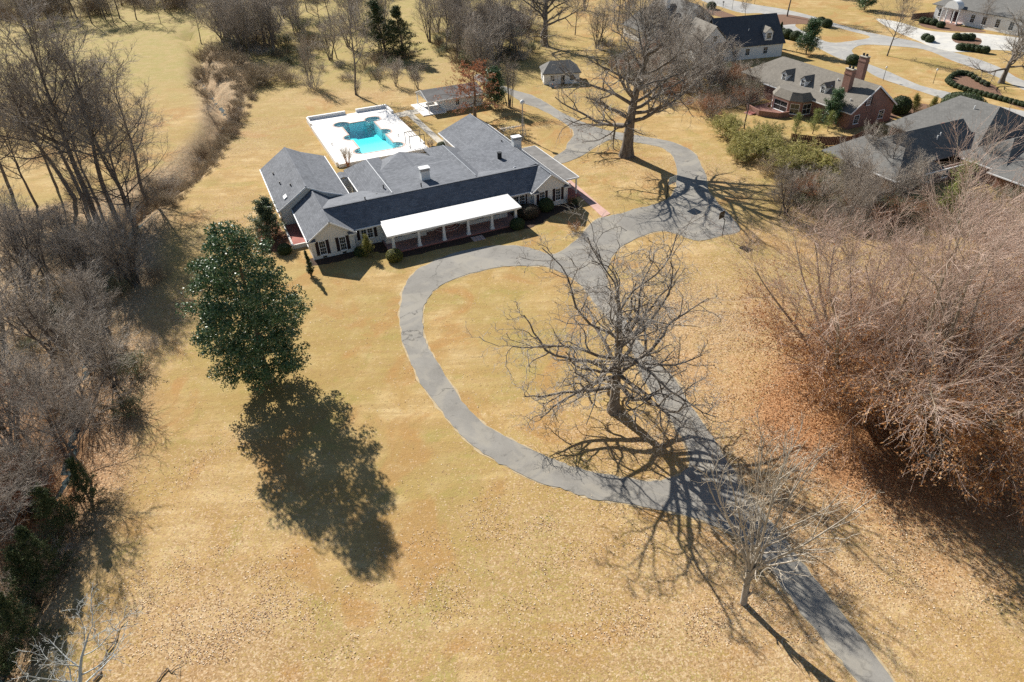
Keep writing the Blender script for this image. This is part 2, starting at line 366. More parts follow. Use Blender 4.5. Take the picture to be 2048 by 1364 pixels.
def ground_mat():
    m, N, L, b = nmat('dormant_lawn', 0.95, 0.1)
    p = pos(N)
    at = lambda nm: (lambda n: (setattr(n, 'attribute_name', nm), n.outputs['Fac'])[1])(N.new('ShaderNodeAttribute'))
    big = nz(N, L, p, 0.045, 4, 0.6, 0.4); mid = nz(N, L, p, 0.22, 5, 0.65, 0.6); sm = nz(N, L, p, 1.6, 5, 0.7); fine = nz(N, L, p, 9.0, 3, 0.7)
    base = ramp(N, L, mid, [(0.36, (0.375, 0.238, 0.085)), (0.5, (0.465, 0.318, 0.135)), (0.64, (0.54, 0.40, 0.20))])
    base = mix(N, L, step(N, L, big, 0.44, 0.56, 0, 0.7), base, (0.335, 0.25, 0.082))               # olive drift
    base = mix(N, L, step(N, L, nz(N, L, p, 0.13, 5, 0.62, 1.2), 0.52, 0.63, 0, 0.6), base, (0.30, 0.25, 0.075))  # greener swathes
    base = mix(N, L, step(N, L, nz(N, L, p, 0.6, 5, 0.7, 1.0), 0.57, 0.74, 0, 0.5), base, (0.27, 0.24, 0.07))  # green tufts
    base = mix(N, L, step(N, L, nz(N, L, p, 0.085, 4, 0.55, 1.5), 0.53, 0.63, 0, 0.8), base, (0.38, 0.205, 0.072))  # rusty patches
    base = mix(N, L, step(N, L, nz(N, L, p, 0.4, 6, 0.72, 0.2), 0.52, 0.70, 0, 0.4), base, (0.58, 0.45, 0.245))  # bleached straw
    wv = N.new('ShaderNodeMapping'); wv.inputs['Rotation'].default_value = (0, 0, R(35)); wv.inputs['Scale'].default_value = (0.09, 1.0, 1.0); L.new(p, wv.inputs['Vector'])
    base = mix(N, L, step(N, L, nz(N, L, wv.outputs[0], 0.75, 4, 0.6, 0.5), 0.42, 0.60, 0, 0.5), base, (0.345, 0.225, 0.088))  # faint mowing tracks
    base = mix(N, L, step(N, L, sm, 0.40, 0.75, 0, 0.38), base, (0.27, 0.165, 0.068))
    base = mix(N, L, step(N, L, fine, 0.50, 0.72, 0, 0.42), base, (0.56, 0.41, 0.21))
    base = mix(N, L, step(N, L, fine, 0.46, 0.30, 0, 0.45), base, (0.24, 0.15, 0.06))
    # far pasture is paler and greener
    field = mix(N, L, step(N, L, mid, 0.35, 0.65), (0.35, 0.26, 0.10), (0.30, 0.25, 0.078))
    field = mix(N, L, step(N, L, nz(N, L, p, 0.5, 4), 0.4, 0.7, 0, .6), field, (0.40, 0.30, 0.14))
    base = mix(N, L, at('field'), base, field)
    # fallen leaves between the blades
    vo = N.new('ShaderNodeTexVoronoi'); vo.inputs['Scale'].default_value = 8.5; L.new(p, vo.inputs['Vector'])
    sx = N.new('ShaderNodeSeparateColor'); L.new(vo.outputs['Color'], sx.inputs[0])
    leafc = ramp(N, L, sx.outputs[0], [(0.0, (0.24, 0.14, 0.07)), (0.35, (0.38, 0.24, 0.125)), (0.7, (0.49, 0.33, 0.19)), (1.0, (0.60, 0.46, 0.30))])
    lit = at('litter')
    cover = math_(N, L, 'GREATER_THAN', math_(N, L, 'MULTIPLY', lit, 0.85), sx.outputs[1])
    base = mix(N, L, math_(N, L, 'MULTIPLY', cover, 0.7), base, leafc)
    base = mix(N, L, math_(N, L, 'MULTIPLY', at('copper'), math_(N, L, 'GREATER_THAN', math_(N, L, 'ADD', at('copper'), .1), sx.outputs[2])), base, mix(N, L, sx.outputs[0], (0.25, 0.115, 0.05), (0.47, 0.27, 0.14)))
    wd = mix(N, L, step(N, L, sm, 0.3, 0.7), (0.19, 0.145, 0.085), (0.33, 0.265, 0.165))
    wd = mix(N, L, math_(N, L, 'GREATER_THAN', sx.outputs[1], 0.45), wd, leafc)
    wd = mix(N, L, math_(N, L, 'MULTIPLY', at('copper'), .8), wd, mix(N, L, sx.outputs[0], (0.27, 0.125, 0.055), (0.52, 0.31, 0.165)))
    base = mix(N, L, at('woods'), base, wd)
    L.new(base, b.inputs['Base Color'])
    h = math_(N, L, 'ADD', math_(N, L, 'MULTIPLY', fine, 0.5), math_(N, L, 'MULTIPLY', sm, 0.7))
    bump(N, L, b, h, 0.55, 0.16)
    return m
def axis(fine0, fine1, stepf, far0, far1):
    a = list(np.arange(fine0, fine1 + 1e-6, stepf)); s = stepf; x = fine0
    lo = []
    while x > far0: s *= 1.25; x -= s; lo.append(x)
    s = stepf; x = fine1; hi = []
    while x < far1: s *= 1.25; x += s; hi.append(x)
    return np.array(lo[::-1] + a + hi)
gx = axis(-110, 110, 1.25, -1500, 1500); gy = axis(14, 214, 1.25, -300, 3000)
XX, YY = np.meshgrid(gx, gy); P2 = np.stack([XX.ravel(), YY.ravel()], 1)
gz = terrain_z(P2)
nx, ny = len(gx), len(gy)
idx = np.arange(nx * ny).reshape(ny, nx)
gf = np.stack([idx[:-1, :-1], idx[:-1, 1:], idx[1:, 1:], idx[1:, :-1]], -1).reshape(-1, 4)
g_me = np_mesh('ground', np.column_stack([P2, gz]), gf, ground_mat(), True)
def copper_mask(P):
    d = np.zeros(len(P))
    for px, py, r_, k in ((1850, 880, 11, 1), (1690, 800, 9, .9), (2000, 880, 12, 1), (1600, 880, 6, .5), (1760, 620, 10, .5), (60, 960, 11, .9), (40, 820, 9, .6), (330, 640, 3, .3)): d += k * np.exp(-(((P - np.array(G(px, py)[:2])) / r_) ** 2).sum(1))
    return np.clip(d, 0, 1)
for nm, val in (('copper', copper_mask(P2)), ('litter', np.clip(litter_density(P2), 0, 1)), ('woods', woods_mask(P2)),
                ('field', np.maximum(sstep(P2[:, 1] + 0.7 * P2[:, 0], 70, 30) * sstep(P2[:, 1], 60, 95), sstep(P2[:, 1], 150, 190) * sstep(P2[:, 0], 30, 0)))):
    a = g_me.attributes.new(nm, 'FLOAT', 'POINT'); a.data.foreach_set('value', val.astype(np.float32))
tag(link('ground', g_me), 'dormant tan lawn scattered with fallen leaves', None, None, 'structure')

def asphalt_mat(name, c_lo, c_hi, crack=0.7):
    m, N, L, b = nmat(name, 0.9, 0.2)
    p = pos(N)
    mid = nz(N, L, p, 0.28, 6, 0.65, 0.8); fine = nz(N, L, p, 14, 3, 0.7); big = nz(N, L, p, 0.08, 3)
    c = ramp(N, L, mid, [(0.3, c_lo), (0.7, c_hi)])
    c = mix(N, L, step(N, L, big, 0.45, 0.65, 0, 0.5), c, tuple(x * 1.18 for x in c_hi))
    c = mix(N, L, step(N, L, nz(N, L, p, 0.55, 5, 0.7, 1.5), 0.55, 0.68, 0, 0.6), c, tuple(x * 0.6 for x in c_lo))
    c = mix(N, L, step(N, L, fine, 0.35, 0.7, 0, 0.35), c, tuple(x * 1.35 for x in c_hi))
    c = mix(N, L, step(N, L, nz(N, L, p, 0.17, 5, 0.6, 2.0), 0.47, 0.62, 0, 0.5), c, tuple(x * y for x, y in zip(c_hi, (1.34, 1.30, 1.2))))
    # cracks: warped cell edges
    w = N.new('ShaderNodeMix'); w.data_type = 'VECTOR'; w.inputs[0].default_value = 0.22
    wn_ = N.new('ShaderNodeTexNoise'); wn_.inputs['Scale'].default_value = 0.9; wn_.inputs['Detail'].default_value = 5; L.new(p, wn_.inputs['Vector'])
    sc = N.new('ShaderNodeVectorMath'); sc.operation = 'SCALE'; sc.inputs['Scale'].default_value = 9.0; L.new(wn_.outputs['Color'], sc.inputs[0])
    L.new(p, w.inputs[4]); L.new(sc.outputs[0], w.inputs[5])
    vo = N.new('ShaderNodeTexVoronoi'); vo.feature = 'DISTANCE_TO_EDGE'; vo.inputs['Scale'].default_value = 0.16; L.new(w.outputs[1], vo.inputs['Vector'])
    ck = step(N, L, vo.outputs['Distance'], 0.0, 0.016, crack, 0.0)
    ck = math_(N, L, 'MULTIPLY', ck, step(N, L, nz(N, L, p, 0.12, 2), 0.42, 0.6))
    c = mix(N, L, ck, c, tuple(x * 0.33 for x in c_lo))
    L.new(c, b.inputs['Base Color'])
    bump(N, L, b, fine, 0.25, 0.02)
    return m
M['asphalt'] = asphalt_mat('worn_asphalt', (0.172, 0.160, 0.142), (0.252, 0.237, 0.211))
M['street'] = asphalt_mat('pale_street_concrete', (0.27, 0.262, 0.248), (0.345, 0.335, 0.315), 0.3)
M['pale'] = asphalt_mat('pale_drive_concrete', (0.42, 0.405, 0.375), (0.5, 0.485, 0.45), 0.3)
M['mulch'] = plain('dark_mulch', (0.085, 0.055, 0.04), 0.95, 0.5, 6, 0.1, 0, 22)
M['mulch_brown'] = plain('brown_mulch', (0.21, 0.125, 0.085), 0.95, 0.4, 4, 0.1, 0, 20)
def inset(line, d):
    ln = np.asarray(line); t = np.roll(ln, -1, 0) - np.roll(ln, 1, 0); t /= np.linalg.norm(t, axis=1)[:, None] + 1e-9
    x, y = ln.T; sgn = 1 if np.sum(x * np.roll(y, -1) - y * np.roll(x, -1)) > 0 else -1
    return ln - np.stack([t[:, 1], -t[:, 0]], 1) * d * sgn
LOOP_OUT, LOOP_IN = inset(LOOP_OUT, .16), inset(LOOP_IN, -.16)
d1 = sheet('driveway', [LOOP_OUT, LOOP_IN], 0.045, M['asphalt'], 0.07, 3, None, 0.10)
tag(d1, 'worn grey asphalt driveway looping round the bare oak and back to the house', None, None, 'structure')
# earth edge worn pale along the drive: a thin irregular border
def border(line, w0, w1, seed):
    rr = np.random.default_rng(seed); ln = np.asarray(line); n = len(ln)
    t = np.roll(ln, -1, 0) - np.roll(ln, 1, 0); t /= np.linalg.norm(t, axis=1)[:, None] + 1e-9
    nrm = np.stack([t[:, 1], -t[:, 0]], 1)
    return ln + nrm * rr.uniform(min(w0, w1), max(w0, w1), (n, 1))
M['edge'] = plain('bare_earth_edge', (0.47, 0.37, 0.23), 0.95, 0.2, 2, 0.1, 0, 12)
_o = np.array(LOOP_OUT); _i = np.array(LOOP_IN)
def signed_area(p): x, y = np.asarray(p).T; return 0.5 * np.sum(x * np.roll(y, -1) - y * np.roll(x, -1))
so = 1 if signed_area(_o) > 0 else -1; si = 1 if signed_area(_i) > 0 else -1
tag(sheet('driveway_verge', [border(_o, 0.0 * so, 0.22 * so, 5), border(_i, -0.22 * si, 0.0 * si, 6)], 0.012, M['edge'], 0.06, 4), 'pale bare earth rim along the driveway', None, None, 'structure')

# street and neighbours' drives, upper right
ST = smooth_poly(GP([(1380, -12), (1415, 6), (1440, 13), (1484, 26), (1530, 28), (1560, 55), (1600, 76), (1636, 96), (1674, 115), (1717, 131), (1757, 155), (1841, 183), (1891, 199), (1953, 215), (2010, 231), (2140, 262), (2160, 247), (2016, 216), (1966, 206), (1904, 186), (1841, 171), (1779, 144),
    (1728, 124), (1709, 110), (1705, 99), (1726, 90), (1773, 91), (1848, 99), (1904, 121), (1950, 137), (1997, 155), (2048, 180), (2150, 220), (2160, 200), (2048, 162), (1997, 134), (1935, 112), (1860, 92), (1826, 82), (1779, 73), (1726, 62), (1690, 52), (1658, 43), (1620, 31), (1565, 18), (1503, 8), (1450, -4), (1400, -22)]), 4)
WEDGE = smooth_poly(GP([(1590, 52), (1624, 70), (1660, 85), (1702, 82), (1740, 74), (1700, 62), (1655, 50), (1612, 40)]), 4)
tag(sheet('street', [ST, WEDGE], 0.03, M['street'], 0.05, 7, None, 0.08), 'pale street curving past the brick neighbour houses', None, None, 'structure')
PD = smooth_poly(GP([(1752, 38), (1800, 45), (1850, 60), (1905, 66), (1950, 66), (2060, 78), (2140, 90), (2140, 110), (2048, 104), (1985, 100), (1935, 104), (1900, 103), (1862, 93), (1832, 80), (1790, 62)]), 4)
tag(sheet('forecourt', [PD], 0.055, M['pale'], 0.03, 8, None, 0.1), 'white concrete forecourt of the grey columned house', None, None, 'structure')
tag(sheet('brick_walkway', [GP([(1138, 358), (1158, 374), (1200, 411), (1221, 428), (1205, 435), (1181, 412), (1157, 391), (1133, 372)])], 0.05, M['pinkpaver'], 0.0, 9, None, 0.1), 'faded pink brick walkway leading from the carport to the drive', None, None, 'structure')
for nm, q in (('garden_path', [(30.9, 32.5), (32.3, 32.5), (32.35, 54.8), (34.0, 54.8), (34.0, 58.0), (31.0, 58.0), (31.0, 57.6), (28.2, 57.6), (28.2, 54.4), (30.9, 54.4)]),):
    tag(sheet(nm, [[HW(*a)[:2] for a in q]], 0.05, M['concrete'], 0.0, 2, None, 0.1), 'tan concrete path from the pool to the pavilion', None, None, 'structure')
# planting beds in front of the house
tag(sheet('planting_bed', [smooth_poly([HW(*a)[:2] for a in [(-0.7, 0.6), (-0.6, -1.2), (1.5, -1.9), (4.5, -1.8), (6.8, -1.4), (9.6, -2.6), (11.5, -4.9), (15, -5.1), (20, -5.2), (25, -5.0), (29, -5.2), (32.5, -4.7), (35.5, -3.2), (38.5, -2.4), (40.8, -2.2), (41.2, 0.4), (40, 1), (30, 1.2), (20, 1), (10, 1), (5, .5)]], 4)], 0.02, M['mulch'], 0.12, 11),
    'dark mulch bed along the front of the house', None, None, 'structure')
M['rust'] = plain('rust_leaf_bed', (0.22, 0.10, 0.055), 0.95, 0.4, 5, 0.1, 0, 20)
tag(sheet('planting_bed', [smooth_poly([HW(*a)[:2] for a in [(-6.5, 8), (-4.6, 5), (-2.6, 4.2), (-2.0, 8), (-2.4, 12), (-3, 16), (-5.6, 15)]], 4)], 0.016, M['rust'], 0.2, 12), 'rusty leaf bed beside the side porch', None, None, 'structure')
tag(sheet('planting_bed', [smooth_poly(GP([(1795, 210), (1850, 208), (1905, 222), (1930, 232), (1915, 240), (1860, 238), (1800, 232), (1775, 245), (1760, 235)]), 4)], 0.02, M['mulch_brown'], 0.1, 13), 'brown mulch bed under the clipped neighbour shrubs', None, None, 'structure')
tag(sheet('planting_bed', [smooth_poly(GP([(1894, 160), (1918, 149), (1950, 152), (1990, 172), (2010, 195), (2070, 215), (2060, 222), (2010, 205), (1960, 190), (1920, 178)]), 4)], 0.02, M['mulch_brown'], 0.1, 14), 'oval mulch bed ringed by clipped round shrubs', None, None, 'structure')
tag(sheet('planting_bed', [smooth_poly(GP([(1535, 32), (1580, 30), (1650, 45), (1660, 52), (1600, 48), (1560, 50), (1540, 44)]), 4)], 0.05, M['mulch_brown'], 0.1, 15), 'brown mulch bed round the street tree', None, None, 'structure')
tag(sheet('planting_bed', [smooth_poly(GP([(1838, 45), (1860, 40), (1900, 50), (1960, 60), (1965, 65), (1900, 62), (1850, 55)]), 4)], 0.02, M['mulch_brown'], 0.1, 16), 'long mulch bed before the white columned house', None, None, 'structure')
tag(sheet('planting_bed', [smooth_poly(GP([(1905, 76), (1930, 72), (1960, 78), (1958, 90), (1925, 88), (1908, 84)]), 4)], 0.08, M['mulch_brown'], 0.1, 17), 'mulch island in the white forecourt', None, None, 'structure')
tag(sheet('planting_bed', [smooth_poly(GP([(1420, 12), (1440, 20), (1482, 36), (1500, 44), (1470, 40), (1425, 30), (1410, 22)]), 4)], 0.02, M['mulch_brown'], 0.1, 18), 'narrow mulch bed beside the street', None, None, 'structure')

# creek
def creek_mat():
    m, N, L, b = nmat('creek_water', 0.35, 0.15)
    b.inputs['Base Color'].default_value = (0.05, 0.07, 0.075, 1); b.inputs['Specular IOR Level'].default_value = 0.02; b.inputs['Roughness'].default_value = 0.7
    bump(N, L, b, nz(N, L, pos(N), 2.2, 3), 0.35, 0.05)
    return m
cl = CREEK; t_ = np.gradient(cl, axis=0); t_ /= np.linalg.norm(t_, axis=1)[:, None]; n_ = np.stack([t_[:, 1], -t_[:, 0]], 1)
cv = np.concatenate([np.column_stack([cl + n_ * .5, np.full(len(cl), -2.82)]), np.column_stack([cl - n_ * .5, np.full(len(cl), -2.82)])]); k_ = len(cl)
tag(link('creek', np_mesh('creek', cv, [(i, i + k_, i + k_ + 1, i + 1) for i in range(k_ - 1)], creek_mat())), 'narrow dark creek in the brushy ravine', None, None, 'structure')

# ------------------------------------------------------------------ swimming pool
pool = empty('swimming_pool', HW(19.5, 46), HEAD)
tag(pool, 'turquoise swimming pool with six rounded bays in a white deck', 'pool')
ox, oy = 19.5, 46.0
def bay(cu, cv_, r, a0, a1, n=14): return [(cu + r * math.cos(R(a0 + (a1 - a0) * i / n)), cv_ + r * math.sin(R(a0 + (a1 - a0) * i / n))) for i in range(n + 1)]
u0, u1, v0, v1, rb = 16.6, 22.9, 35.9, 53.9, 1.55
def bays(r):
    o = bay(u0 + .1, v0 + 1.2, r, 285, 95)           # from the near left bay round the pool
    o += bay(u0 + .05, 45.4, r, 266, 94)
    o += bay(u0 + .0, v1 + .15, r, 266, -2)
    o += bay(u1 + .3, v1 + .35, r, 190, -98)
    o += bay(u1 + .1, 45.5, r, 92, -92)
    o += bay(u1 + .05, v0 + 1.1, r, 90, -105)
    return [(a - ox, b - oy) for a, b in o]
edge_in = bays(rb)
DZ = 0.62
def local_sheet(name, loops, z, mat, thick=0.0, parent=pool):
    o = sheet(name, loops, z, mat, 0.0, 1, None, thick); o.parent = parent; return o
deck_out = [(11.1 - ox, 32.4 - oy), (28.1 - ox, 32.4 - oy), (28.1 - ox, 60.4 - oy), (11.1 - ox, 60.4 - oy)]
def offset(poly, d):
    P = np.array(poly); t = np.roll(P, -1, 0) - np.roll(P, 1, 0); t /= np.linalg.norm(t, axis=1)[:, None] + 1e-9
    s = 1 if signed_area(P) > 0 else -1
    return [tuple(x) for x in P + np.stack([t[:, 1], -t[:, 0]], 1) * d * s]
eo = offset(edge_in, 0.34)
local_sheet('deck', [deck_out, eo], DZ, M['deck'], 0.62)
local_sheet('coping', [eo, edge_in], DZ + 0.03, M['coping'], 0.12)
def basin():
    vs, fs = [], []; n = len(edge_in)
    depth = lambda y: -0.55 - 1.3 * float(sstep(np.array(y + oy), 40, 50))
    vs += [(x, y, DZ) for x, y in edge_in] + [(x, y, depth(y)) for x, y in edge_in]
    fs += [(i, (i + 1) % n, n + (i + 1) % n, n + i) for i in range(n)]
    L_ = [Vector((x, y, 0)) for x, y in edge_in]
    fs += [tuple(n + i for i in t) for t in geometry.tessellate_polygon([L_])]
    me = bpy.data.meshes.new('basin'); me.from_pydata(vs, [], fs); me.materials.append(plain('pool_plaster', (0.72, 0.84, 0.86), 0.7, 0.05)); me.update()
    return link('basin', me, pool)
basin()
def water_mat():
    m = bpy.data.materials.new('pool_water'); m.use_nodes = True; N, L = m.node_tree.nodes, m.node_tree.links
    for n in list(N):
        if n.type == 'BSDF_PRINCIPLED': N.remove(n)
    tr = N.new('ShaderNodeBsdfTransparent'); tr.inputs[0].default_value = (0.93, 0.98, 0.985, 1)
    gl = N.new('ShaderNodeBsdfGlossy'); gl.inputs['Roughness'].default_value = 0.05
    fr = N.new('ShaderNodeFresnel'); fr.inputs['IOR'].default_value = 1.33; front = math_(N, L, 'SUBTRACT', 1.0, N.new('ShaderNodeNewGeometry').outputs['Backfacing'])
    bp = N.new('ShaderNodeBump'); bp.inputs['Strength'].default_value = 0.25; bp.inputs['Distance'].default_value = 0.05
    nt = N.new('ShaderNodeTexNoise'); nt.inputs['Scale'].default_value = 2.5; nt.inputs['Detail'].default_value = 3
    L.new(pos(N), nt.inputs['Vector']); L.new(nt.outputs['Fac'], bp.inputs['Height']); L.new(bp.outputs[0], gl.inputs['Normal']); L.new(bp.outputs[0], fr.inputs['Normal'])
    mx = N.new('ShaderNodeMixShader'); L.new(math_(N, L, 'MULTIPLY', fr.outputs[0], front), mx.inputs[0]); L.new(tr.outputs[0], mx.inputs[1]); L.new(gl.outputs[0], mx.inputs[2])
    L.new(mx.outputs[0], N['Material Output'].inputs['Surface'])
    va = N.new('ShaderNodeVolumeAbsorption'); va.inputs['Color'].default_value = (0.03, 0.925, 0.95, 1); va.inputs['Density'].default_value = 0.23
    L.new(va.outputs[0], N['Material Output'].inputs['Volume'])
    return m
wi = offset(edge_in, -0.004)
wb = MB(); n_w = len(wi)
wt = geometry.tessellate_polygon([[Vector((x, y, 0)) for x, y in wi]])
wv = [(x, y, DZ - 0.14) for x, y in wi] + [(x, y, -2.7) for x, y in wi]
wf = []
for t in wt:
    a, b, c = [Vector(wv[i]) for i in t]
    if (b - a).cross(c - a).z < 0: t = tuple(reversed(t))
    wf.append(tuple(t)); wf.append(tuple(n_w + i for i in reversed(t)))
sg = 1 if signed_area(wi) > 0 else -1
for i in range(n_w):
    j = (i + 1) % n_w
    wf.append((i, n_w + i, n_w + j, j) if sg > 0 else (j, n_w + j, n_w + i, i))
wme = bpy.data.meshes.new('water'); wme.from_pydata(wv, [], wf); wme.materials.append(water_mat()); wme.update()
link('water', wme, pool)
# low parapet walls along the deck edges, each run a part
for (a, b, c, d, h) in ((11.0, 19.0, 60.4, 60.95, 1.25), (21.3, 28.1, 60.4, 60.95, 1.25), (27.75, 28.3, 55.9, 60.4, 1.1), (10.75, 11.1, 56.4, 60.95, 1.1), (27.8, 28.2, 35.0, 54.6, 0.85), (10.7, 11.1, 33.0, 55.6, 0.85)):
    MB().box(a - ox, b - ox, c - oy, d - oy, -0.02, h).build('low_wall', M['deck'], pool)
for (a, b) in ((24.9, 41.5), (12.2, 43.0)):
    MB().tube((a - ox, b - oy, DZ), (a - ox, b - oy, DZ + .35), 0.08).tube((a - ox, b - oy, DZ + .35), (a + .35 - ox, b - oy, DZ + .4), 0.06).build('deck_light', M['black'], pool)
for cu, cv_, a0, a1 in ((16.65, 45.4, 100, 260), (22.95, 45.5, -80, 80), (16.7, 37.1, 110, 290), (22.95, 37, -100, 70), (16.6, 54.05, 30, 250), (23.2, 54.25, -60, 180)):
    for k, (r_, zz) in enumerate(((1.5, 0.25), (1.15, 0.02))):
        pl = [(x - ox, y - oy) for x, y in bay(cu, cv_, r_, a0, a1, 10)]
        pi_ = [(x - ox, y - oy) for x, y in bay(cu, cv_, r_ - .38, a0, a1, 10)][::-1]
        MB().prism(pl + pi_ if True else pl, -0.5, zz).build('pool_step', M['deck'], pool)
# ================================================================== BUILDINGS
def plane_z(p, a, b, c):
    """height at (x,y) of the plane through three points"""
    a, b, c = map(np.array, (a, b, c)); n = np.cross(b - a, c - a)
    return a[2] - (n[0] * (p[0] - a[0]) + n[1] * (p[1] - a[1])) / n[2]
def gable_v(mb, uL, zL, ur, zr, uR, zR, v0, v1, h0=0.0, h1=0.0, th=0.16):
    """pitched roof with its ridge along v; h0/h1 > 0 hips that end"""
    L0, L1, R0, R1 = (uL, v0, zL), (uL, v1, zL), (uR, v0, zR), (uR, v1, zR)
    a, b = (ur, v0 + h0, zr), (ur, v1 - h1, zr)
    mb.slab([L1, L0, a, b], th); mb.slab([R0, R1, b, a], th)
    if h0: mb.slab([L0, R0, a], th)
    if h1: mb.slab([R1, L1, b], th)
def gable_u(mb, vF, zF, vr, zr, vB, zB, u0, u1, h0=0.0, h1=0.0, th=0.16):
    F0, F1, B0, B1 = (u0, vF, zF), (u1, vF, zF), (u0, vB, zB), (u1, vB, zB)
    a, b = (u0 + h0, vr, zr), (u1 - h1, vr, zr)
    mb.slab([F0, F1, b, a], th); mb.slab([B1, B0, a, b], th)
    if h0: mb.slab([B0, F0, a], th)
    if h1: mb.slab([F1, B1, b], th)
def wall_poly(mb, pts, n, th=0.2):
    """upright wall face: outline pts (x,y,z), pushed back along -n by th"""
    n = Vector(n).normalized(); k = len(pts)
    f = [Vector(p) for p in pts]; b = [p - n * th for p in f]
    nn = (f[1] - f[0]).cross(f[2] - f[0])
    if nn.dot(n) < 0: f.reverse(); b.reverse()
    mb.add(f + b, [tuple(range(k)), tuple(range(2 * k - 1, k - 1, -1))] + [(j, i, k + i, k + j) for i, j in [(i, (i + 1) % k) for i in range(k)]])
def window(parent, c, d, n, w, h, nxp=2, nyp=2, frame=0.09, sill=True, mat='trim', name='window'):
    """sash window centred at c on a wall; d along the wall, n out of it. window > pane"""
    d, n, c = Vector(d).normalized(), Vector(n).normalized(), Vector(c); z = Vector((0, 0, 1))
    if abs(n.z) > 0.99: z = Vector((0, 1, 0))
    def bar(mb, x0, x1, y0, y1, o0, o1):
        vs = [c + d * x + z * y + n * o for o in (o0, o1) for x, y in ((x0, y0), (x1, y0), (x1, y1), (x0, y1))]
        mb.add(vs, [(3, 2, 1, 0), (4, 5, 6, 7), (0, 1, 5, 4), (1, 2, 6, 5), (2, 3, 7, 6), (3, 0, 4, 7)])
    mb = MB(); W, H_ = w / 2, h / 2
    bar(mb, -W - frame, -W, -H_ - frame, H_ + frame, 0.002, 0.07); bar(mb, W, W + frame, -H_ - frame, H_ + frame, 0.002, 0.07)
    bar(mb, -W, W, H_, H_ + frame, 0.002, 0.07); bar(mb, -W, W, -H_ - frame, -H_, 0.002, 0.07)
    bar(mb, -W, W, -0.03, 0.03, 0.012, 0.055)
    for i in range(1, nxp): bar(mb, -W + w * i / nxp - .012, -W + w * i / nxp + .012, -H_, H_, 0.012, 0.042)
    for j in range(1, nyp * 2):
        if j == nyp: continue
        yy = -H_ + h * j / (nyp * 2); bar(mb, -W, W, yy - .012, yy + .012, 0.013, 0.04)
    if sill: bar(mb, -W - frame - .05, W + frame + .05, -H_ - frame - .07, -H_ - frame - .003, 0.002, 0.13)
    o = mb.build(name, M[mat], parent)
    for s in (-1, 1):
        g = MB(); bar(g, -W, W, min(0.03 * s, H_ * s), max(0.03 * s, H_ * s), 0.004, 0.02); g.build('pane', M['glass'], o)
    return o
def shutter(parent, c, d, n, w, h):
    d, n, c = Vector(d).normalized(), Vector(n).normalized(), Vector(c); z = Vector((0, 0, 1)); mb = MB()
    def bar(x0, x1, y0, y1, o0, o1):
        vs = [c + d * x + z * y + n * o for o in (o0, o1) for x, y in ((x0, y0), (x1, y0), (x1, y1), (x0, y1))]
        mb.add(vs, [(3, 2, 1, 0), (4, 5, 6, 7), (0, 1, 5, 4), (1, 2, 6, 5), (2, 3, 7, 6), (3, 0, 4, 7)])
    bar(-w / 2, w / 2, -h / 2, h / 2, 0.002, 0.03)
    for s in (-1, 1): bar(s * w / 2 - .03, s * w / 2 + .03, -h / 2, h / 2, 0.031, 0.055)
    for k in range(12):
        y = -h / 2 + h * (k + .5) / 12; bar(-w / 2 + .03, w / 2 - .03, y - h / 40, y + h / 40, 0.031, 0.048)
    return mb.build('shutter', M['shutter'], parent)

# ------------------------------------------------------------------ the long ranch house
house = empty('ranch_house', HW(0, 0), HEAD)
tag(house, 'long low cream ranch house with charcoal roofs and white-roofed columned front porch', 'house')
X, NX, Y, NY = (1, 0, 0), (-1, 0, 0), (0, 1, 0), (0, -1, 0)
w = MB()                                           # outer walls
w.box(0.0, 0.22, 0.0, 12.0, -0.1, 2.95); w.box(0.22, 5.98, 0.0, 0.22, -0.1, 2.9); w.box(5.78, 6.0, 0.22, 1.0, -0.1, 2.95)
wall_poly(w, [(0.0, -0.002, 2.85), (6.0, -0.002, 2.85), (6.0, -0.002, 3.0), (3.0, -0.002, 5.05), (0.0, -0.002, 3.0)], NY)
w.box(5.9, 34.2, 1.0, 1.22, -0.1, 2.95); w.box(10.35, 16.4, -.5, .99, .2, 2.9); w.box(23.1, 29.4, -.5, .99, .2, 2.9); w.box(16.4, 18.9, .4, .99, .2, 2.9); w.box(21.1, 23.1, .4, .99, .2, 2.9)
w.box(34.2, 40.0, 0.0, 0.22, -0.1, 2.9); w.box(34.2, 34.42, 0.22, 1.0, -0.1, 2.95); w.box(39.8, 40.02, 0.22, 30, -0.1, 2.95)
wall_poly(w, [(34.2, -0.002, 2.85), (40.0, -0.002, 2.85), (40.0, -0.002, 3.0), (37.1, -0.002, 5.15), (34.2, -0.002, 3.0)], NY)
w.box(-2.0, -1.8, 12.0, 30.0, -0.1, 2.95); w.box(-1.8, 8.2, 29.8, 30.0, -0.1, 2.95); w.box(8.0, 8.2, 12.3, 29.8, -0.1, 2.95)
wall_poly(w, [(-2.0, 11.98, -0.1), (8.2, 11.98, -0.1), (8.2, 11.98, 3.0), (4.6, 11.98, 4.7), (2.3, 11.98, 5.75), (-2.0, 11.98, 3.0)], NY)
w.box(10.4, 10.6, 12.9, 19.3, -0.1, 3.1); w.box(10.6, 30.8, 21.5, 21.7, -0.1, 2.9); w.box(30.9, 31.1, 21.7, 32.0, -0.1, 2.95); w.box(31.1, 39.8, 31.8, 32.0, -0.1, 2.95)
w.box(8.25, 10.4, 12.5, 12.7, -0.1, 3.0); w.box(8.25, 10.4, 19.5, 19.7, -0.1, 3.0)
w.build('wall', M['wall'], house)
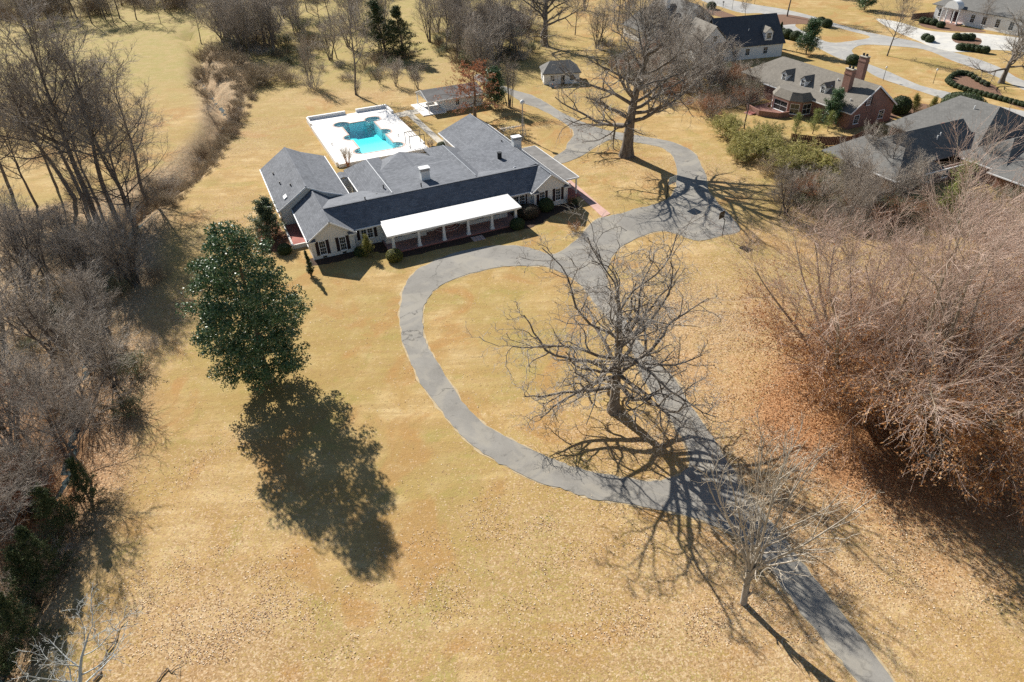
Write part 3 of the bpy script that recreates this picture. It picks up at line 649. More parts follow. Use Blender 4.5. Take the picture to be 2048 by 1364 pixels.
# roofs, one part for each wing
def roof(fn, name='roof', mat='roof'):
    mb = MB(); fn(mb); return mb.build(name, M[mat], house)
r_w = roof(lambda m: gable_v(m, -0.36, 2.98, 3.0, 5.32, 6.36, 2.98, -0.32, 12.0))
def back_wing(m):
    m.slab([(-2.36, 30.5, 2.98), (-2.36, 11.7, 2.98), (2.3, 11.7, 6.0), (2.3, 30.5, 6.0)], .16)
    m.slab([(4.7, 11.7, 4.75), (4.7, 30.5, 4.75), (2.3, 30.5, 6.0), (2.3, 11.7, 6.0)], .16)
    m.slab([(8.5, 11.7, 3.35), (8.5, 30.5, 3.35), (4.7, 30.5, 4.75), (4.7, 11.7, 4.75)], .16)
r_b = roof(back_wing)
r_m = roof(lambda m: gable_u(m, 0.62, 2.98, 4.1, 5.40, 12.4, 3.4, 3.2, 36.9))
def hall(m):                                       # low hips behind the long ridge
    gable_v(m, 10.1, 3.1, 13.5, 5.30, 16.3, 4.2, 4.6, 23.0, 0.0, 3.0)
def centre(m):
    m.slab([(13.6, 4.6, 5.24), (26.8, 4.6, 5.24), (26.8, 14.0, 4.92), (13.6, 14.0, 4.92)], .16)
    m.slab([(13.6, 14.0, 4.92), (19.6, 14.0, 4.92), (19.6, 21.6, 4.95), (14.0, 23.0, 2.95)], .16)
    m.slab([(19.6, 14.0, 4.92), (26.8, 14.0, 4.92), (26.0, 23.0, 2.95), (19.6, 21.6, 4.95)], .16)
    m.slab([(26.0, 23.0, 2.95), (14.0, 23.0, 2.95), (19.6, 21.6, 4.95)], .16)
r_h = roof(hall); r_c = roof(centre)
r_l = roof(lambda m: gable_v(m, 24.2, 4.2, 26.8, 5.32, 30.6, 3.15, 4.8, 23.0, 0.0, 3.0))
def east_wing(m):
    m.slab([(30.4, 32.8, 2.98), (30.4, 18.0, 2.98), (36.9, 18.0, 5.5), (36.9, 32.8, 5.5)], .16)
    m.slab([(28.4, 18.0, 4.35), (28.4, 4.6, 4.35), (36.9, 4.6, 5.48), (36.9, 18.0, 5.48)], .16)
    m.slab([(33.75, 4.5, 2.98), (33.75, -0.32, 2.98), (37.1, -0.32, 5.42), (36.95, 4.5, 5.44)], .16)
    m.slab([(40.4, -0.32, 2.98), (40.4, 32.8, 2.98), (36.9, 32.8, 5.5), (36.9, 3.5, 5.5), (37.1, -0.32, 5.45)][:3] + [(36.98, -0.32, 5.47)], .16)
r_e = roof(east_wing)
roof(lambda m: gable_v(m, 8.3, 3.0, 9.3, 3.3, 10.5, 3.0, 19.45, 22.0, 0, 0.0, .14))
# ridge caps (pale line along each ridge)
rc = M['trim']
for par, a, b in ((r_h, (13.5, 5.0, 5.32), (13.5, 20.0, 5.32)), (r_l, (26.8, 5.2, 5.34), (26.8, 20.0, 5.34)), (r_e, (36.9, 4.0, 5.52), (36.9, 32.8, 5.52)), (r_e, (37.0, -0.3, 5.5), (36.93, 3.4, 5.52))):
    MB().beam(a, b, 0.13, 0.06).build('ridge_cap', M['metal'], par)
for par, a, b in ((r_b, (2.3, 11.75, 6.02), (2.3, 30.4, 6.02)), (r_w, (3, -.3, 5.33), (3, 11.8, 5.33)), (r_m, (3.3, 4.1, 5.41), (36.8, 4.1, 5.41))):
    MB().beam(a, b, 0.24, 0.05).build('ridge_cap', M['roof'], par)
# fascias and gutters
f = MB()
for a, b in (((-.42, -.3, 2.86), (-.42, 11.7, 2.86)), ((6.42, -.3, 2.86), (6.42, .55, 2.86)), ((-2.44, 11.75, 2.86), (-2.44, 30.5, 2.86)), ((8.56, 12.5, 3.22), (8.56, 30.5, 3.22)), ((6.4, .54, 2.86), (33.8, .54, 2.86)),
             ((10.02, 12.8, 3.02), (10.02, 19.5, 3.02)), ((40.46, -.3, 2.86), (40.46, 32.8, 2.86)), ((30.34, 18.1, 2.86), (30.34, 32.8, 2.86)), ((33.69, -.3, 2.86), (33.69, .5, 2.86)), ((14, 22.46, 2.83), (26, 22.46, 2.83))):
    f.beam(a, b, 0.13, 0.2)
for uc, hw, zt in ((3.0, 3.4, 5.28), (37.07, 3.35, 5.40)):                                  # rakes and eave returns of the two front gables
    for s in (-1, 1):
        f.beam((uc + s * hw, -.345, 2.90), (uc, -.345, zt - .06), 0.05, 0.2)
        x0, x1 = sorted((uc + s * hw, uc + s * (hw - 1.1)))
        f.box(x0, x1, -.42, -.02, 2.72, 2.9)
for s, zt in ((-2.36, 2.9), (8.5, 3.27)): pass
f.beam((-2.36, 11.68, 2.88), (2.3, 11.68, 5.9), .05, .24); f.beam((8.5, 11.68, 3.25), (4.7, 11.68, 4.65), .05, .2); f.beam((2.3, 11.68, 5.9), (4.7, 11.68, 4.65), .05, .2)
f.build('fascia', M['trim'], house)
for uc in (3.0, 37.07):                                                                       # little pent roofs on the returns
    for s in (-1, 1):
        x0, x1 = sorted((uc + s * 3.42, uc + s * 2.25)); xi = uc + s * 2.5
        MB().slab([(x0, -.44, 2.92), (x1, -.44, 2.92), (x1 if s < 0 else x1 - .0, -.03, 3.2), (x0, -.03, 3.2)], .02).build('eave_return', M['roof'], house)
for u_ in (0.06, 5.95, 34.25, 39.93):
    MB().box(u_ - .05, u_ + .05, -.1, -.02, 0, 2.72).build('downspout', M['trim'], house)
for u_ in (9.9, 33.5):
    MB().box(u_ - .05, u_ + .05, .9, .99, 0, 2.8).build('downspout', M['trim'], house)
# windows of the front
for uc in (1.53, 4.36):
    window(house, (uc, 0, 1.6), X, NY, 0.80, 1.95, 3, 2)
    for s in (-1, 1): shutter(house, (uc + s * .73, 0, 1.6), X, NY, 0.38, 2.12)
for uc in (35.58, 38.36):
    window(house, (uc, 0, 1.82), X, NY, 0.80, 1.85, 3, 2)
    for s in (-1, 1): shutter(house, (uc + s * .73, 0, 1.82), X, NY, 0.40, 2.05)
for uc in (7.66, 8.56): window(house, (uc, 1.0, 1.78), X, NY, 0.72, 1.35, 2, 2)
for uc in (6.85, 9.35): shutter(house, (uc, 1.0, 1.78), X, NY, 0.36, 1.55)
for uc in (31.55, 32.62): window(house, (uc, 1.0, 1.55), X, NY, 0.84, 1.75, 3, 2)
for uc in (30.75, 33.42): shutter(house, (uc, 1.0, 1.55), X, NY, 0.38, 1.9)
for uc in (12.2, 14.6, 25.0, 27.6): window(house, (uc, -.5, 1.75), X, NY, 1.1, 1.7, 3, 2)
for uc in (1.6, 4.38, 35.3): MB().box(uc - .26, uc + .26, -.05, 0.02, .08, .3).build('foundation_vent', M['black'], house)
for vv in (15, 19, 24, 27.5): window(house, (-2.0, vv, 1.7), NY, NX, 0.9, 1.5, 2, 2)
window(house, (0, 3.2, 1.75), NY, NX, .9, 1.5, 2, 2)
for vv in (6, 21, 25, 29): window(house, (40.02, vv, 1.6), Y, X, .9, 1.5, 2, 2)
# front porch
p_ = empty('porch', (0, 0, 0), 0, house)
MB().box(10.1, 30.2, -3.45, 0.99, -0.1, 0.22).build('porch_floor', M['paver'], p_)
mb = MB(); mb.slab([(9.95, -3.55, 2.92), (30.35, -3.55, 2.92), (30.1, 0.75, 3.30), (10.25, 0.75, 3.30)], .1); mb.build('porch_roof', M['membrane'], p_)
mb = MB(); mb.beam((9.95, -3.6, 2.8), (30.35, -3.6, 2.8), .1, .22); mb.beam((9.95, -3.55, 2.78), (10.2, .7, 2.98), .1, .22); mb.beam((30.35, -3.55, 2.78), (30.1, .7, 2.98), .1, .22)
mb.box(10.3, 30.0, -3.45, -3.15, 2.52, 2.8); mb.build('porch_beam', M['trim'], p_)
for uc in (10.75, 14.5, 18.25, 22.0, 25.75, 29.6):
    k = MB(); z0 = 0.22
    def sq(h0, h1, a, b): k.add([(uc - a, -3.1 - a, h0), (uc + a, -3.1 - a, h0), (uc + a, -3.1 + a, h0), (uc - a, -3.1 + a, h0), (uc - b, -3.1 - b, h1), (uc + b, -3.1 - b, h1), (uc + b, -3.1 + b, h1), (uc - b, -3.1 + b, h1)], [(3, 2, 1, 0), (4, 5, 6, 7), (0, 1, 5, 4), (1, 2, 6, 5), (2, 3, 7, 6), (3, 0, 4, 7)])
    sq(.221, .45, .3, .27); sq(.45, 2.34, .21, .15); sq(2.34, 2.52, .19, .22)
    k.build('column', M['white'], p_)
for k in range(12):                                                                           # dark soffit brackets between the columns
    uc = 11.7 + k * 1.62
    MB().box(uc - .16, uc + .16, -3.14, -2.95, 2.62, 2.74).build('soffit_vent', M['black'], p_)
for k, (r_, zz) in enumerate(((2.15, .37), (1.72, .54), (1.3, .71))):                         # half-round steps to the front door
    pl = [(20.0 + r_ * math.cos(a), 0.99 - r_ * math.sin(a)) for a in [math.pi * i / 20 for i in range(21)]]
    st = MB().prism(pl, .221, zz).build('step', M['paver'], p_)
    rim = [(20.0 + r_ * math.cos(a), 0.99 - r_ * math.sin(a)) for a in [math.pi * i / 20 for i in range(21)]]; rin = [(20.0 + (r_ - .1) * math.cos(a), .99 - (r_ - .1) * math.sin(a)) for a in [math.pi * i / 20 for i in range(21)]]
    MB().prism(rim + rin[::-1], zz + .002, zz + .03).build('step_nosing', M['deck'], st)
dr = MB().box(19.4, 20.6, .93, .99, .72, 2.8).build('door', M['shutter'], house)
MB().tube((20.45, .9, 1.7), (20.45, .93, 1.7), .04).build('handle', M['metal'], dr)
mb = MB(); mb.box(19.25, 19.4, .9, .99, .72, 2.9); mb.box(20.6, 20.75, .9, .99, .72, 2.9); mb.build('door_frame', M['brick'], house)
for (a, b) in ((0, 0), (0, 1), (1, 0), (1, 1), (2, 0), (2, 1)):                               # stepping slabs before the porch
    MB().box(22.0 + a * .62 - .05, 22.0 + a * .62 + .5, -5.35 + b * .75, -5.35 + b * .75 + .66, 0.0, 0.06 + .01 * ((a + b) % 2)).build('paving_slab', M['coping'], p_)
# side porch of the left wing
s_ = empty('side_porch', (0, 0, 0), 0, house)
MB().box(-1.85, -.02, 4.9, 11.95, -.1, .55).build('porch_floor', M['paver'], s_)
MB().box(-2.1, -1.86, 4.7, 11.95, -.1, .62).build('low_wall', M['wall'], s_); MB().box(-1.86, -.02, 4.66, 4.89, -.1, .63).build('low_wall', M['wall'], s_)
# carport on the right
c_ = empty('carport', (0, 0, 0), 0, house)
MB().slab([(40.5, 2.0, 3.06), (43.1, 2.0, 2.96), (43.1, 17.8, 2.96), (40.5, 17.8, 3.06)], .1).build('carport_roof', M['flatroof'], c_)
mb = MB(); mb.beam((43.16, 1.95, 2.9), (43.16, 17.8, 2.9), .1, .24); mb.beam((40.5, 1.95, 2.9), (43.1, 1.95, 2.9), .1, .24); mb.beam((40.5, 17.85, 2.9), (43.1, 17.85, 2.9), .1, .24); mb.build('fascia', M['trim'], c_)
for vv in (2.3, 7.4, 12.5, 17.5): MB().box(42.75, 42.95, vv - .1, vv + .1, 0, 2.85).build('post', M['white'], c_)
MB().box(40.1, 43.2, 1.2, 17.8, -.1, .1).build('floor', M['paver'], c_)
# chimneys, flues, vents
def chimney(u_, v_, z0, z1, a, b):
    k = MB().box(u_ - a, u_ + a, v_ - b, v_ + b, z0, z1).build('chimney', M['white'], house)
    MB().box(u_ - a - .08, u_ + a + .08, v_ - b - .08, v_ + b + .08, z1, z1 + .12).box(u_ - a + .02, u_ + a - .02, v_ - b + .02, v_ + b - .02, z1 + .12, z1 + .34).build('chimney_band', M['metal'], k)
    MB().box(u_ - a - .12, u_ + a + .12, v_ - b - .12, v_ + b + .12, z1 + .34, z1 + .45).build('chimney_cap', M['trim'], k)
chimney(19.6, 8.0, 5.0, 6.55, .68, .5)
chimney(37.5, 13.4, 4.4, 6.6, .68, .5)
MB().tube((33.2, 10.6, 4.4), (33.2, 10.6, 5.9), .36, n=14).tube((33.2, 10.6, 5.9), (33.2, 10.6, 6.0), .42, n=14).build('flue', M['black'], house)
for u_, v_, zz in ((30.2, 7.0, 4.28), (31.0, 5.9, 4.4), (33.6, 5.6, 4.95), (30.9, 9.1, 4.4)):
    MB().box(u_ - .28, u_ + .28, v_ - .22, v_ + .22, zz - .1, zz + .18).box(u_ - .18, u_ + .18, v_ - .14, v_ + .14, zz + .18, zz + .26).build('roof_vent', M['metal'], house)
for u_, v_, zz in ((11.7, 7.3, 4.3), (13.0, 7.9, 5.2), (0.6, 16.0, 4.9), (-0.6, 19.5, 4.15), (-0.9, 24.5, 3.95), (36.2, 16.5, 5.25), (9.3, 4.4, 5.4), (18.0, 5.0, 5.5)):
    MB().tube((u_, v_, zz - .2), (u_, v_, zz + .32), .09, n=8).tube((u_, v_, zz + .32), (u_, v_, zz + .38), .14, n=8).build('vent_pipe', M['black'], house)
MB().slab([(-1.0, 13.4, 4.05), (-.5, 13.4, 4.38), (-.5, 14.6, 4.38), (-1.0, 14.6, 4.05)], .2).build('skylight', M['trim'], house)
mb = MB(); mb.tube((38.0, 12.4, 5), (38.0, 12.4, 6.9), .03); 
for k in range(4): mb.tube((37.5, 12.4 - .1 * k, 6.5 + .1 * k), (38.5, 12.4 + .1 * k, 6.5 + .1 * k), .015)
mb.build('small_aerial', M['metal'], house)

# ------------------------------------------------------------------ pavilion by the pool
pv = empty('pool_pavilion', HW(35, 52.6), HEAD); tag(pv, 'white pavilion with open gabled end beyond the pool', 'pavilion')
MB().box(-1.3, 4.0, -.2, 8.6, -.1, .18).build('floor', M['deck'], pv)
mb = MB(); gable_u(mb, .5, 2.6, 5.0, 3.95, 8.9, 2.6, .2, 13.2); mb.build('roof', M['flatroof'], pv)
mb = MB(); mb.box(4.0, 4.15, .9, 8.5, 0, 2.55); mb.box(4.15, 13.0, .9, 1.05, 0, 2.5); mb.box(12.85, 13.0, 1.05, 8.5, 0, 2.55); mb.box(4.15, 12.85, 8.35, 8.5, 0, 2.5)
wall_poly(mb, [(.42, .7, 2.45), (.42, 8.7, 2.45), (.42, 8.7, 2.5), (.42, 5.0, 3.75), (.42, .7, 2.5)], NX, .12); mb.build('wall', M['white'], pv)
for a, b in ((.35, .8), (.35, 8.4)):
    MB().box(a - .1, a + .1, b - .1, b + .1, .18, 2.45).build('post', M['white'], pv)
mb = MB(); mb.beam((.2, .45, 2.5), (13.2, .45, 2.5), .1, .18); mb.beam((.16, .5, 2.55), (.16, 5, 3.88), .06, .2); mb.beam((.16, 8.9, 2.55), (.16, 5, 3.88), .06, .2); mb.build('fascia', M['trim'], pv)
window(pv, (7.0, .9, 1.5), X, NY, .8, 1.1); dd = MB().box(9.3, 10.2, .86, .9, .05, 2.1).build('door', M['trim'], pv); MB().tube((10.05, .82, 1.05), (10.05, .86, 1.05), .04).build('handle', M['black'], dd)
MB().box(1.6, 3.6, 6.6, 7.2, .18, .62).build('bench', M['deck'], pv)

# ------------------------------------------------------------------ pergola frame by the deck
pg = empty('pergola', HW(26.3, 34.6), HEAD); tag(pg, 'slim dark metal pergola frame at the corner of the pool deck', 'pergola')
for a, b in ((-1.4, -1.0), (1.5, -1.0), (-1.4, 1.8), (1.5, 1.8)):
    MB().beam((a, b, .1), (a, b, 2.85), .1).build('post', M['black'], pg)
for b in (-1.0, 1.8): MB().beam((-1.5, b, 2.9), (1.6, b, 2.9), .1).build('beam', M['black'], pg)
for k in range(7): MB().beam((-1.3 + k * .45, -1.2, 3.0), (-1.3 + k * .45, 2.0, 3.0), .05, .09).build('rafter', M['wood'], pg)

# ------------------------------------------------------------------ antenna mast with globe lamp
ms = empty('antenna_mast', HW(46.6, 30.2), HEAD); tag(ms, 'tall metal mast with white globe and spiky aerial behind the house', 'mast')
MB().tube((0, 0, 0), (0, 0, 6.5), .13, .1).build('pole', M['metal'], ms)
mb = MB()
for a in range(3):
    x, y = .75 * math.cos(a * 2.094), .75 * math.sin(a * 2.094)
    mb.tube((x, y, 0), (x * .2, y * .2, 3.6), .05)
    for k in range(4): mb.tube((x * (1 - .2 * k), y * (1 - .2 * k), .9 * k + .2), (.75 * (1 - .2 * k - .2) * math.cos((a + 1) * 2.094), .75 * (1 - .2 * k - .2) * math.sin((a + 1) * 2.094), .9 * k + .95), .03)
mb.build('brace', M['metal'], ms)
MB().lathe([(.05, 0), (.34, .12), (.46, .4), (.40, .68), (.16, .86), (.02, .9)], 16, (0, 0, 6.4)).build('globe', M['white'], ms, smooth=True)
bo = MB().tube((.3, 0, 2.4), (-6.2, 0, 2.4), .045).build('aerial', M['metal'], ms)
for k in range(13):
    l_ = .35 + .06 * k
    MB().tube((-.6 - k * .32, -l_, 2.42), (-.6 - k * .32, l_, 2.42), .03, n=6).tube((-.6 - k * .32, 0, 2.4), (-.75 - k * .32, 0, 3.0), .025, n=6).build('aerial_rod', M['metal'], bo)

# ------------------------------------------------------------------ white cottage
ct = empty('garden_cottage', HW(71.5, 62), HEAD - .35); tag(ct, 'small white cottage with weathered grey roof beyond the back drive', 'cottage')
mb = MB(); mb.box(-4.2, 4.2, -3.2, -3.0, 0, 2.6); mb.box(-4.2, 4.2, 3.0, 3.2, 0, 2.6); mb.box(-4.2, -4.0, -3, 3, 0, 2.6); mb.box(4.0, 4.2, -3, 3, 0, 2.6); mb.build('wall', M['white'], ct)
mb = MB(); gable_u(mb, -3.6, 2.55, 0, 4.6, 3.6, 2.55, -4.6, 4.6, 2.2, 2.2); mb.build('roof', M['roof_grey'], ct)
window(ct, (-2.2, -3.2, 1.4), X, NY, .9, 1.2); window(ct, (2.4, -3.2, 1.4), X, NY, .9, 1.2); window(ct, (-4.2, 0, 1.4), NY, NX, .9, 1.2)
dd = MB().box(-.2, .7, -3.25, -3.2, .02, 2.05).build('door', M['black'], ct); MB().tube((.55, -3.29, 1), (.55, -3.25, 1), .04).build('handle', M['metal'], dd)
MB().box(-3.0, -1.0, -5.6, -3.4, -.05, .06).build('doorstep', M['concrete'], ct)

# ------------------------------------------------------------------ basketball hoops
def hoop(px, py, aim, label, glassy):
    b = G(px, py); o = empty('basketball_hoop', b, aim); o.scale = (1, 1, 1) if glassy else (.75, .68, .95); tag(o, label, 'basketball hoop', 'basketball hoops at the court')
    MB().tube((0, 0, 0), (0, 0, 2.9), .075, n=10).build('pole', M['black'], o)
    MB().beam((0, 0, 2.75), (.75, 0, 3.2), .08).beam((0, 0, 2.9), (.75, 0, 3.5), .06).build('arm', M['black'], o)
    m_ = M['metal'] if glassy else M['black']
    bd = MB().box(.75, .79, -.9, .9, 2.85, 3.95).build('backboard', plain('backboard_panel', (.5, .56, .5) if glassy else (.03, .03, .035), .3, .1), o)
    mb = MB()
    for y0, y1, z0, z1 in ((-.93, -.87, 2.82, 3.98), (.87, .93, 2.82, 3.98), (-.87, .87, 2.82, 2.9), (-.87, .87, 3.9, 3.98), (-.3, .3, 3.0, 3.05), (-.3, .3, 3.42, 3.47), (-.3, -.25, 3.05, 3.42), (.25, .3, 3.05, 3.42)):
        mb.box(.792, .815, y0, y1, z0, z1)
    mb.build('marking', M['trim'], bd)
    mb = MB()
    pts = [(1.05 + .23 * math.cos(2 * math.pi * i / 16), .23 * math.sin(2 * math.pi * i / 16), 3.05) for i in range(17)]
    for a, c in zip(pts[:-1], pts[1:]): mb.tube(a, c, .018, n=6)
    mb.build('rim', plain('orange_rim', (.5, .1, .03), .5), o)
    mb = MB()
    for i in range(12):
        a0 = 2 * math.pi * i / 12
        mb.tube((1.05 + .22 * math.cos(a0), .22 * math.sin(a0), 3.04), (1.05 + .13 * math.cos(a0 + .3), .13 * math.sin(a0 + .3), 2.62), .008, n=4)
    mb.build('net', M['trim'], o)
hoop(1333, 398, HEAD + R(-75), 'basketball hoop with clear white-framed backboard beside the court', True)
hoop(1444, 474, HEAD + R(105), 'basketball hoop with dark backboard at the leafy corner of the court', False)

# ------------------------------------------------------------------ cooling units and fallen boughs
for u_, v_, lb in ((41.6, 24.6, 'grey cooling unit beside the right wing, nearer the mast'), (41.7, 27.2, 'grey cooling unit beside the right wing, farther from the carport')):
    o = empty('cooling_unit', HW(u_, v_), HEAD); tag(o, lb, 'cooling unit', 'cooling units behind the house')
    MB().box(-.5, .5, -.5, .5, 0, .1).build('plinth', M['concrete'], o); MB().box(-.42, .42, -.42, .42, .1, .95).build('cabinet', M['metal'], o)
    MB().lathe([(.36, 0), (.36, .05), (.1, .08)], 16, (0, 0, .95)).build('fan_grille', M['black'], o)
    for k in range(8): MB().box(-.43, .43, -.436, -.424, .18 + k * .09, .2 + k * .09).build('louvre', M['black'], o)
def fallen(p0, p1, r_, lb, seed):
    a, b = np.array(G(*p0)), np.array(G(*p1)); rr = np.random.default_rng(seed); n = 9
    P = [a + (b - a) * i / n + np.append(rr.normal(0, .1, 2), 0) + np.array([0, 0, r_ + .04]) for i in range(n + 1)]
    o = empty('fallen_branch', (a[0], a[1], 0)); tag(o, lb, 'branch', 'fallen branches'); mb = MB(); tw = MB()
    for i in range(n): mb.tube(P[i] - [a[0], a[1], 0], P[i + 1] - [a[0], a[1], 0], r_ * (1 - .09 * i), r_ * (1 - .09 * (i + 1)), 7)
    for i in range(3, n):
        d = rr.normal(0, .5, 3); d[2] = abs(d[2]) * .5; q = P[i] - [a[0], a[1], 0]; tw.tube(q, q + d, r_ * .35, r_ * .1, 5)
    mb.build('stem', M['wood'], o); tw.build('twigs', M['wood'], o)
fallen((310, 1364), (366, 1326), .06, 'thin fallen branch on the leafy grass at the bottom edge', 3)
fallen((190, 1364), (252, 1240), .09, 'long fallen bough beside the silver dead tree', 4)
fallen((392, 172), (407, 156), .16, 'pale fallen log across the creek head', 5)
# ------------------------------------------------------------------ brick neighbour with three dormers
n1 = empty('brick_house', (65.53, 128.12, 0), HEAD); tag(n1, 'red brick house with three rear dormers and two tall brick chimneys', 'house')
mb = MB(); mb.box(.4, 11.5, .4, .6, -.1, 3.3); mb.box(.4, .6, .6, 24, -.1, 3.2); mb.box(11.3, 11.5, .6, 24, -.1, 3.2); mb.box(2.6, 12, 32.2, 32.4, -.1, 3.1); mb.box(2.6, 2.8, 24, 32.2, -.1, 3.1)
wall_poly(mb, [(.4, .39, 3.2), (11.5, .39, 3.2), (5.95, .39, 7.3)], NY); mb.build('wall', M['brick'], n1)
mb = MB(); gable_v(mb, 0, 3.25, 5.95, 7.55, 11.9, 3.25, 0, 25.5, 0, 0); r1 = mb.build('roof', M['roof_tan'], n1)
mb = MB(); gable_v(mb, 1.8, 3.2, 7.4, 7.0, 13.0, 3.2, 20, 33.4, 0, 6.0); mb.build('roof', M['roof_tan'], n1)
mb = MB(); mb.beam((0, -.03, 3.12), (5.95, -.03, 7.42), .06, .26); mb.beam((11.9, -.03, 3.12), (5.95, -.03, 7.42), .06, .26); mb.beam((-.04, 0, 3.1), (-.04, 24, 3.1), .12, .18); mb.build('fascia', M['trim'], n1)
window(n1, (4.3, .4, 4.9), X, NY, .8, 1.5, 2, 2); window(n1, (2.2, .4, 1.7), X, NY, 1.2, 1.5, 2, 2); window(n1, (8.6, .4, 1.7), X, NY, 1.2, 1.5, 2, 2)
for s in (-1, 1): shutter(n1, (4.3 + s * .68, .4, 4.9), X, NY, .34, 1.6)
def dormer(parent, u_, v_, zb, roofm, wallm):
    d_ = empty('dormer', (u_, v_, zb), 0, parent)
    mb = MB(); wall_poly(mb, [(0, -.75, -.2), (0, .75, -.2), (0, .75, 1.45), (0, 0, 2.05), (0, -.75, 1.45)], NX, .12)
    for s in (-.75, .65): mb.box(.12, 2.2, s, s + .1, -.3, 1.42)
    mb.build('dormer_wall', M[wallm], d_)
    mb = MB(); gable_u(mb, -.95, 1.38, 0, 2.2, .95, 1.38, -.15, 3.2, 0, 0, .08); mb.build('dormer_roof', M[roofm], d_)
    window(d_, (0, 0, .75), NY, NX, .85, 1.15, 2, 2, .1)
for v_ in (17.6, 12.2, 6.8): dormer(n1, 1.75, v_ + 2.6, 4.3, 'roof_tan', 'trim')
for u_, v_, z1 in ((3.6, 5.6, 9.6), (12.3, 10.4, 9.8)):
    k = MB().box(u_ - .5, u_ + .5, v_ - .85, v_ + .85, 0 if u_ > 10 else 4.5, z1).box(u_ - .56, u_ + .56, v_ - .91, v_ + .91, z1 - .9, z1 - .65).build('chimney', M['brick'], n1)
    MB().box(u_ - .58, u_ + .58, v_ - .93, v_ + .93, z1, z1 + .15).build('chimney_cap', M['concrete'], k)
    for s in (-.4, .4): MB().tube((u_, v_ + s, z1 + .15), (u_, v_ + s, z1 + .6), .22, n=10).build('chimney_pot', M['black'], k)
bay_ = empty('sun_porch', (0, 0, 0), 0, n1)
poly = [(.5, 18.5), (-2.2, 18.3), (-3.6, 16.6), (-3.6, 12.2), (-2.2, 10.2), (.5, 10.0)]
cx_, cy_ = -1.0, 14.2
inn = [(cx_ + (a - cx_) * .72, cy_ + (b - cy_) * .8) for a, b in poly]
out = [(cx_ + (a - cx_) * 1.06, cy_ + (b - cy_) * 1.06) for a, b in poly]
mb = MB()
for i in range(5):
    mb.slab([(*out[i], 3.1), (*inn[i], 4.5), (*inn[i + 1], 4.5), (*out[i + 1], 3.1)][::-1], .12)
mb.slab([(*a, 4.52) for a in inn][::-1], .1)
mb.build('porch_roof', M['roof_tan'], bay_)
mb = MB()
for i in range(5):
    a, b = poly[i], poly[i + 1]; d = Vector((b[0] - a[0], b[1] - a[1], 0)); ln = d.length; d.normalize()
    for t0, t1, z0, z1 in ((0, .28, 0, 3.05), (ln - .28, ln, 0, 3.05), (.28, ln - .28, 2.6, 3.05), (.28, ln - .28, 0, .5)):
        p0, p1 = Vector((*a, 0)) + d * t0, Vector((*a, 0)) + d * t1
        mb.beam((p0.x, p0.y, (z0 + z1) / 2), (p1.x, p1.y, (z0 + z1) / 2), .24, z1 - z0)
mb.build('porch_wall', M['brick'], bay_)
for i in range(5):
    a, b = Vector((*poly[i], 0)), Vector((*poly[i + 1], 0)); d = (b - a); ln = d.length; d.normalize(); n_out = Vector((d.y, -d.x, 0)); mid_ = (a + b) / 2
    if n_out.dot(mid_ - Vector((cx_, cy_, 0))) < 0: n_out = -n_out
    window(bay_, (mid_.x, mid_.y, 1.55), d, n_out, ln - .8, 1.9, 2, 1)
pt = empty('patio', (0, 0, 0), 0, n1)
MB().prism([(-.5, 20), (-7.5, 19.5), (-8.2, 15), (-6, 12), (-3.7, 11.8), (-3.7, 18)], -.05, .35).build('patio_floor', M['brick'], pt)
mb = MB()
pw = [(-7.6, 19.6), (-8.3, 15), (-6.1, 11.9), (-3.8, 11.6)]
for a, b in zip(pw[:-1], pw[1:]): mb.beam((*a, .55), (*b, .55), .3, 1.1)
mb.build('patio_wall', M['brick'], pt)
for k in range(3): MB().box(-9.0 - .35 * k, -8.3, 16.0, 18.0, -.05, .28 - .1 * k).build('step', M['paver'], pt)
for u_, v_, zz in ((3.0, 8.6, 5.5), (2.0, 2.6, 4.7), (4.6, 8.9, 6.6)): MB().tube((u_, v_, zz - .2), (u_, v_, zz + .4), .1, n=8).build('vent_pipe', M['trim'], n1)

# ------------------------------------------------------------------ hipped neighbour at the right edge
A0 = G(1800, 360, 2.6)
n2 = empty('hipped_house', (A0[0], A0[1], 0), HEAD + R(0)); tag(n2, 'wide brick house under grey hipped roofs at the right edge', 'house')
def rblock(parent, fn, mat): mb = MB(); fn(mb); return mb.build('roof', M[mat], parent)
rblock(n2, lambda m: gable_u(m, 2.9, 2.7, 7.6, 6.4, 14.5, 2.7, 2.0, 22, 3.5, 0), 'roof_grey')
rblock(n2, lambda m: gable_v(m, -1.2, 2.68, 4.3, 5.7, 9.8, 2.68, -.3, 15, 4.1, 4), 'roof_grey')
rblock(n2, lambda m: gable_v(m, 18.2, 2.8, 29, 7.6, 40, 2.8, 1.5, 19, 5, 5), 'roof_grey')
rblock(n2, lambda m: gable_u(m, -5.8, 2.75, -2.4, 6.3, 3.5, 2.75, 15.6, 34, 5.0, 0), 'roof_grey')
rblock(n2, lambda m: gable_v(m, 14.2, 2.6, 21, 4.9, 30, 2.6, -14, -4, 4, 0), 'roof_grey')
mb = MB(); mb.box(-.6, 20, .4, .6, -.1, 2.62); mb.box(-.6, -.4, .6, 8.6, -.1, 2.62); mb.box(2.6, 20, 13.6, 13.8, -.1, 2.62); mb.box(16.2, 30, -5.2, -5.0, -.1, 2.66); mb.box(16.2, 16.4, -5, .4, -.1, 2.66); mb.box(15, 30, -13.4, -13.2, -.1, 2.5); mb.box(15, 15.2, -13.2, -5.2, -.1, 2.5); mb.box(39, 39.2, 2, 18, -.1, 2.7); mb.box(19, 39, 18, 18.2, -.1, 2.7)
mb.build('wall', M['brick'], n2)
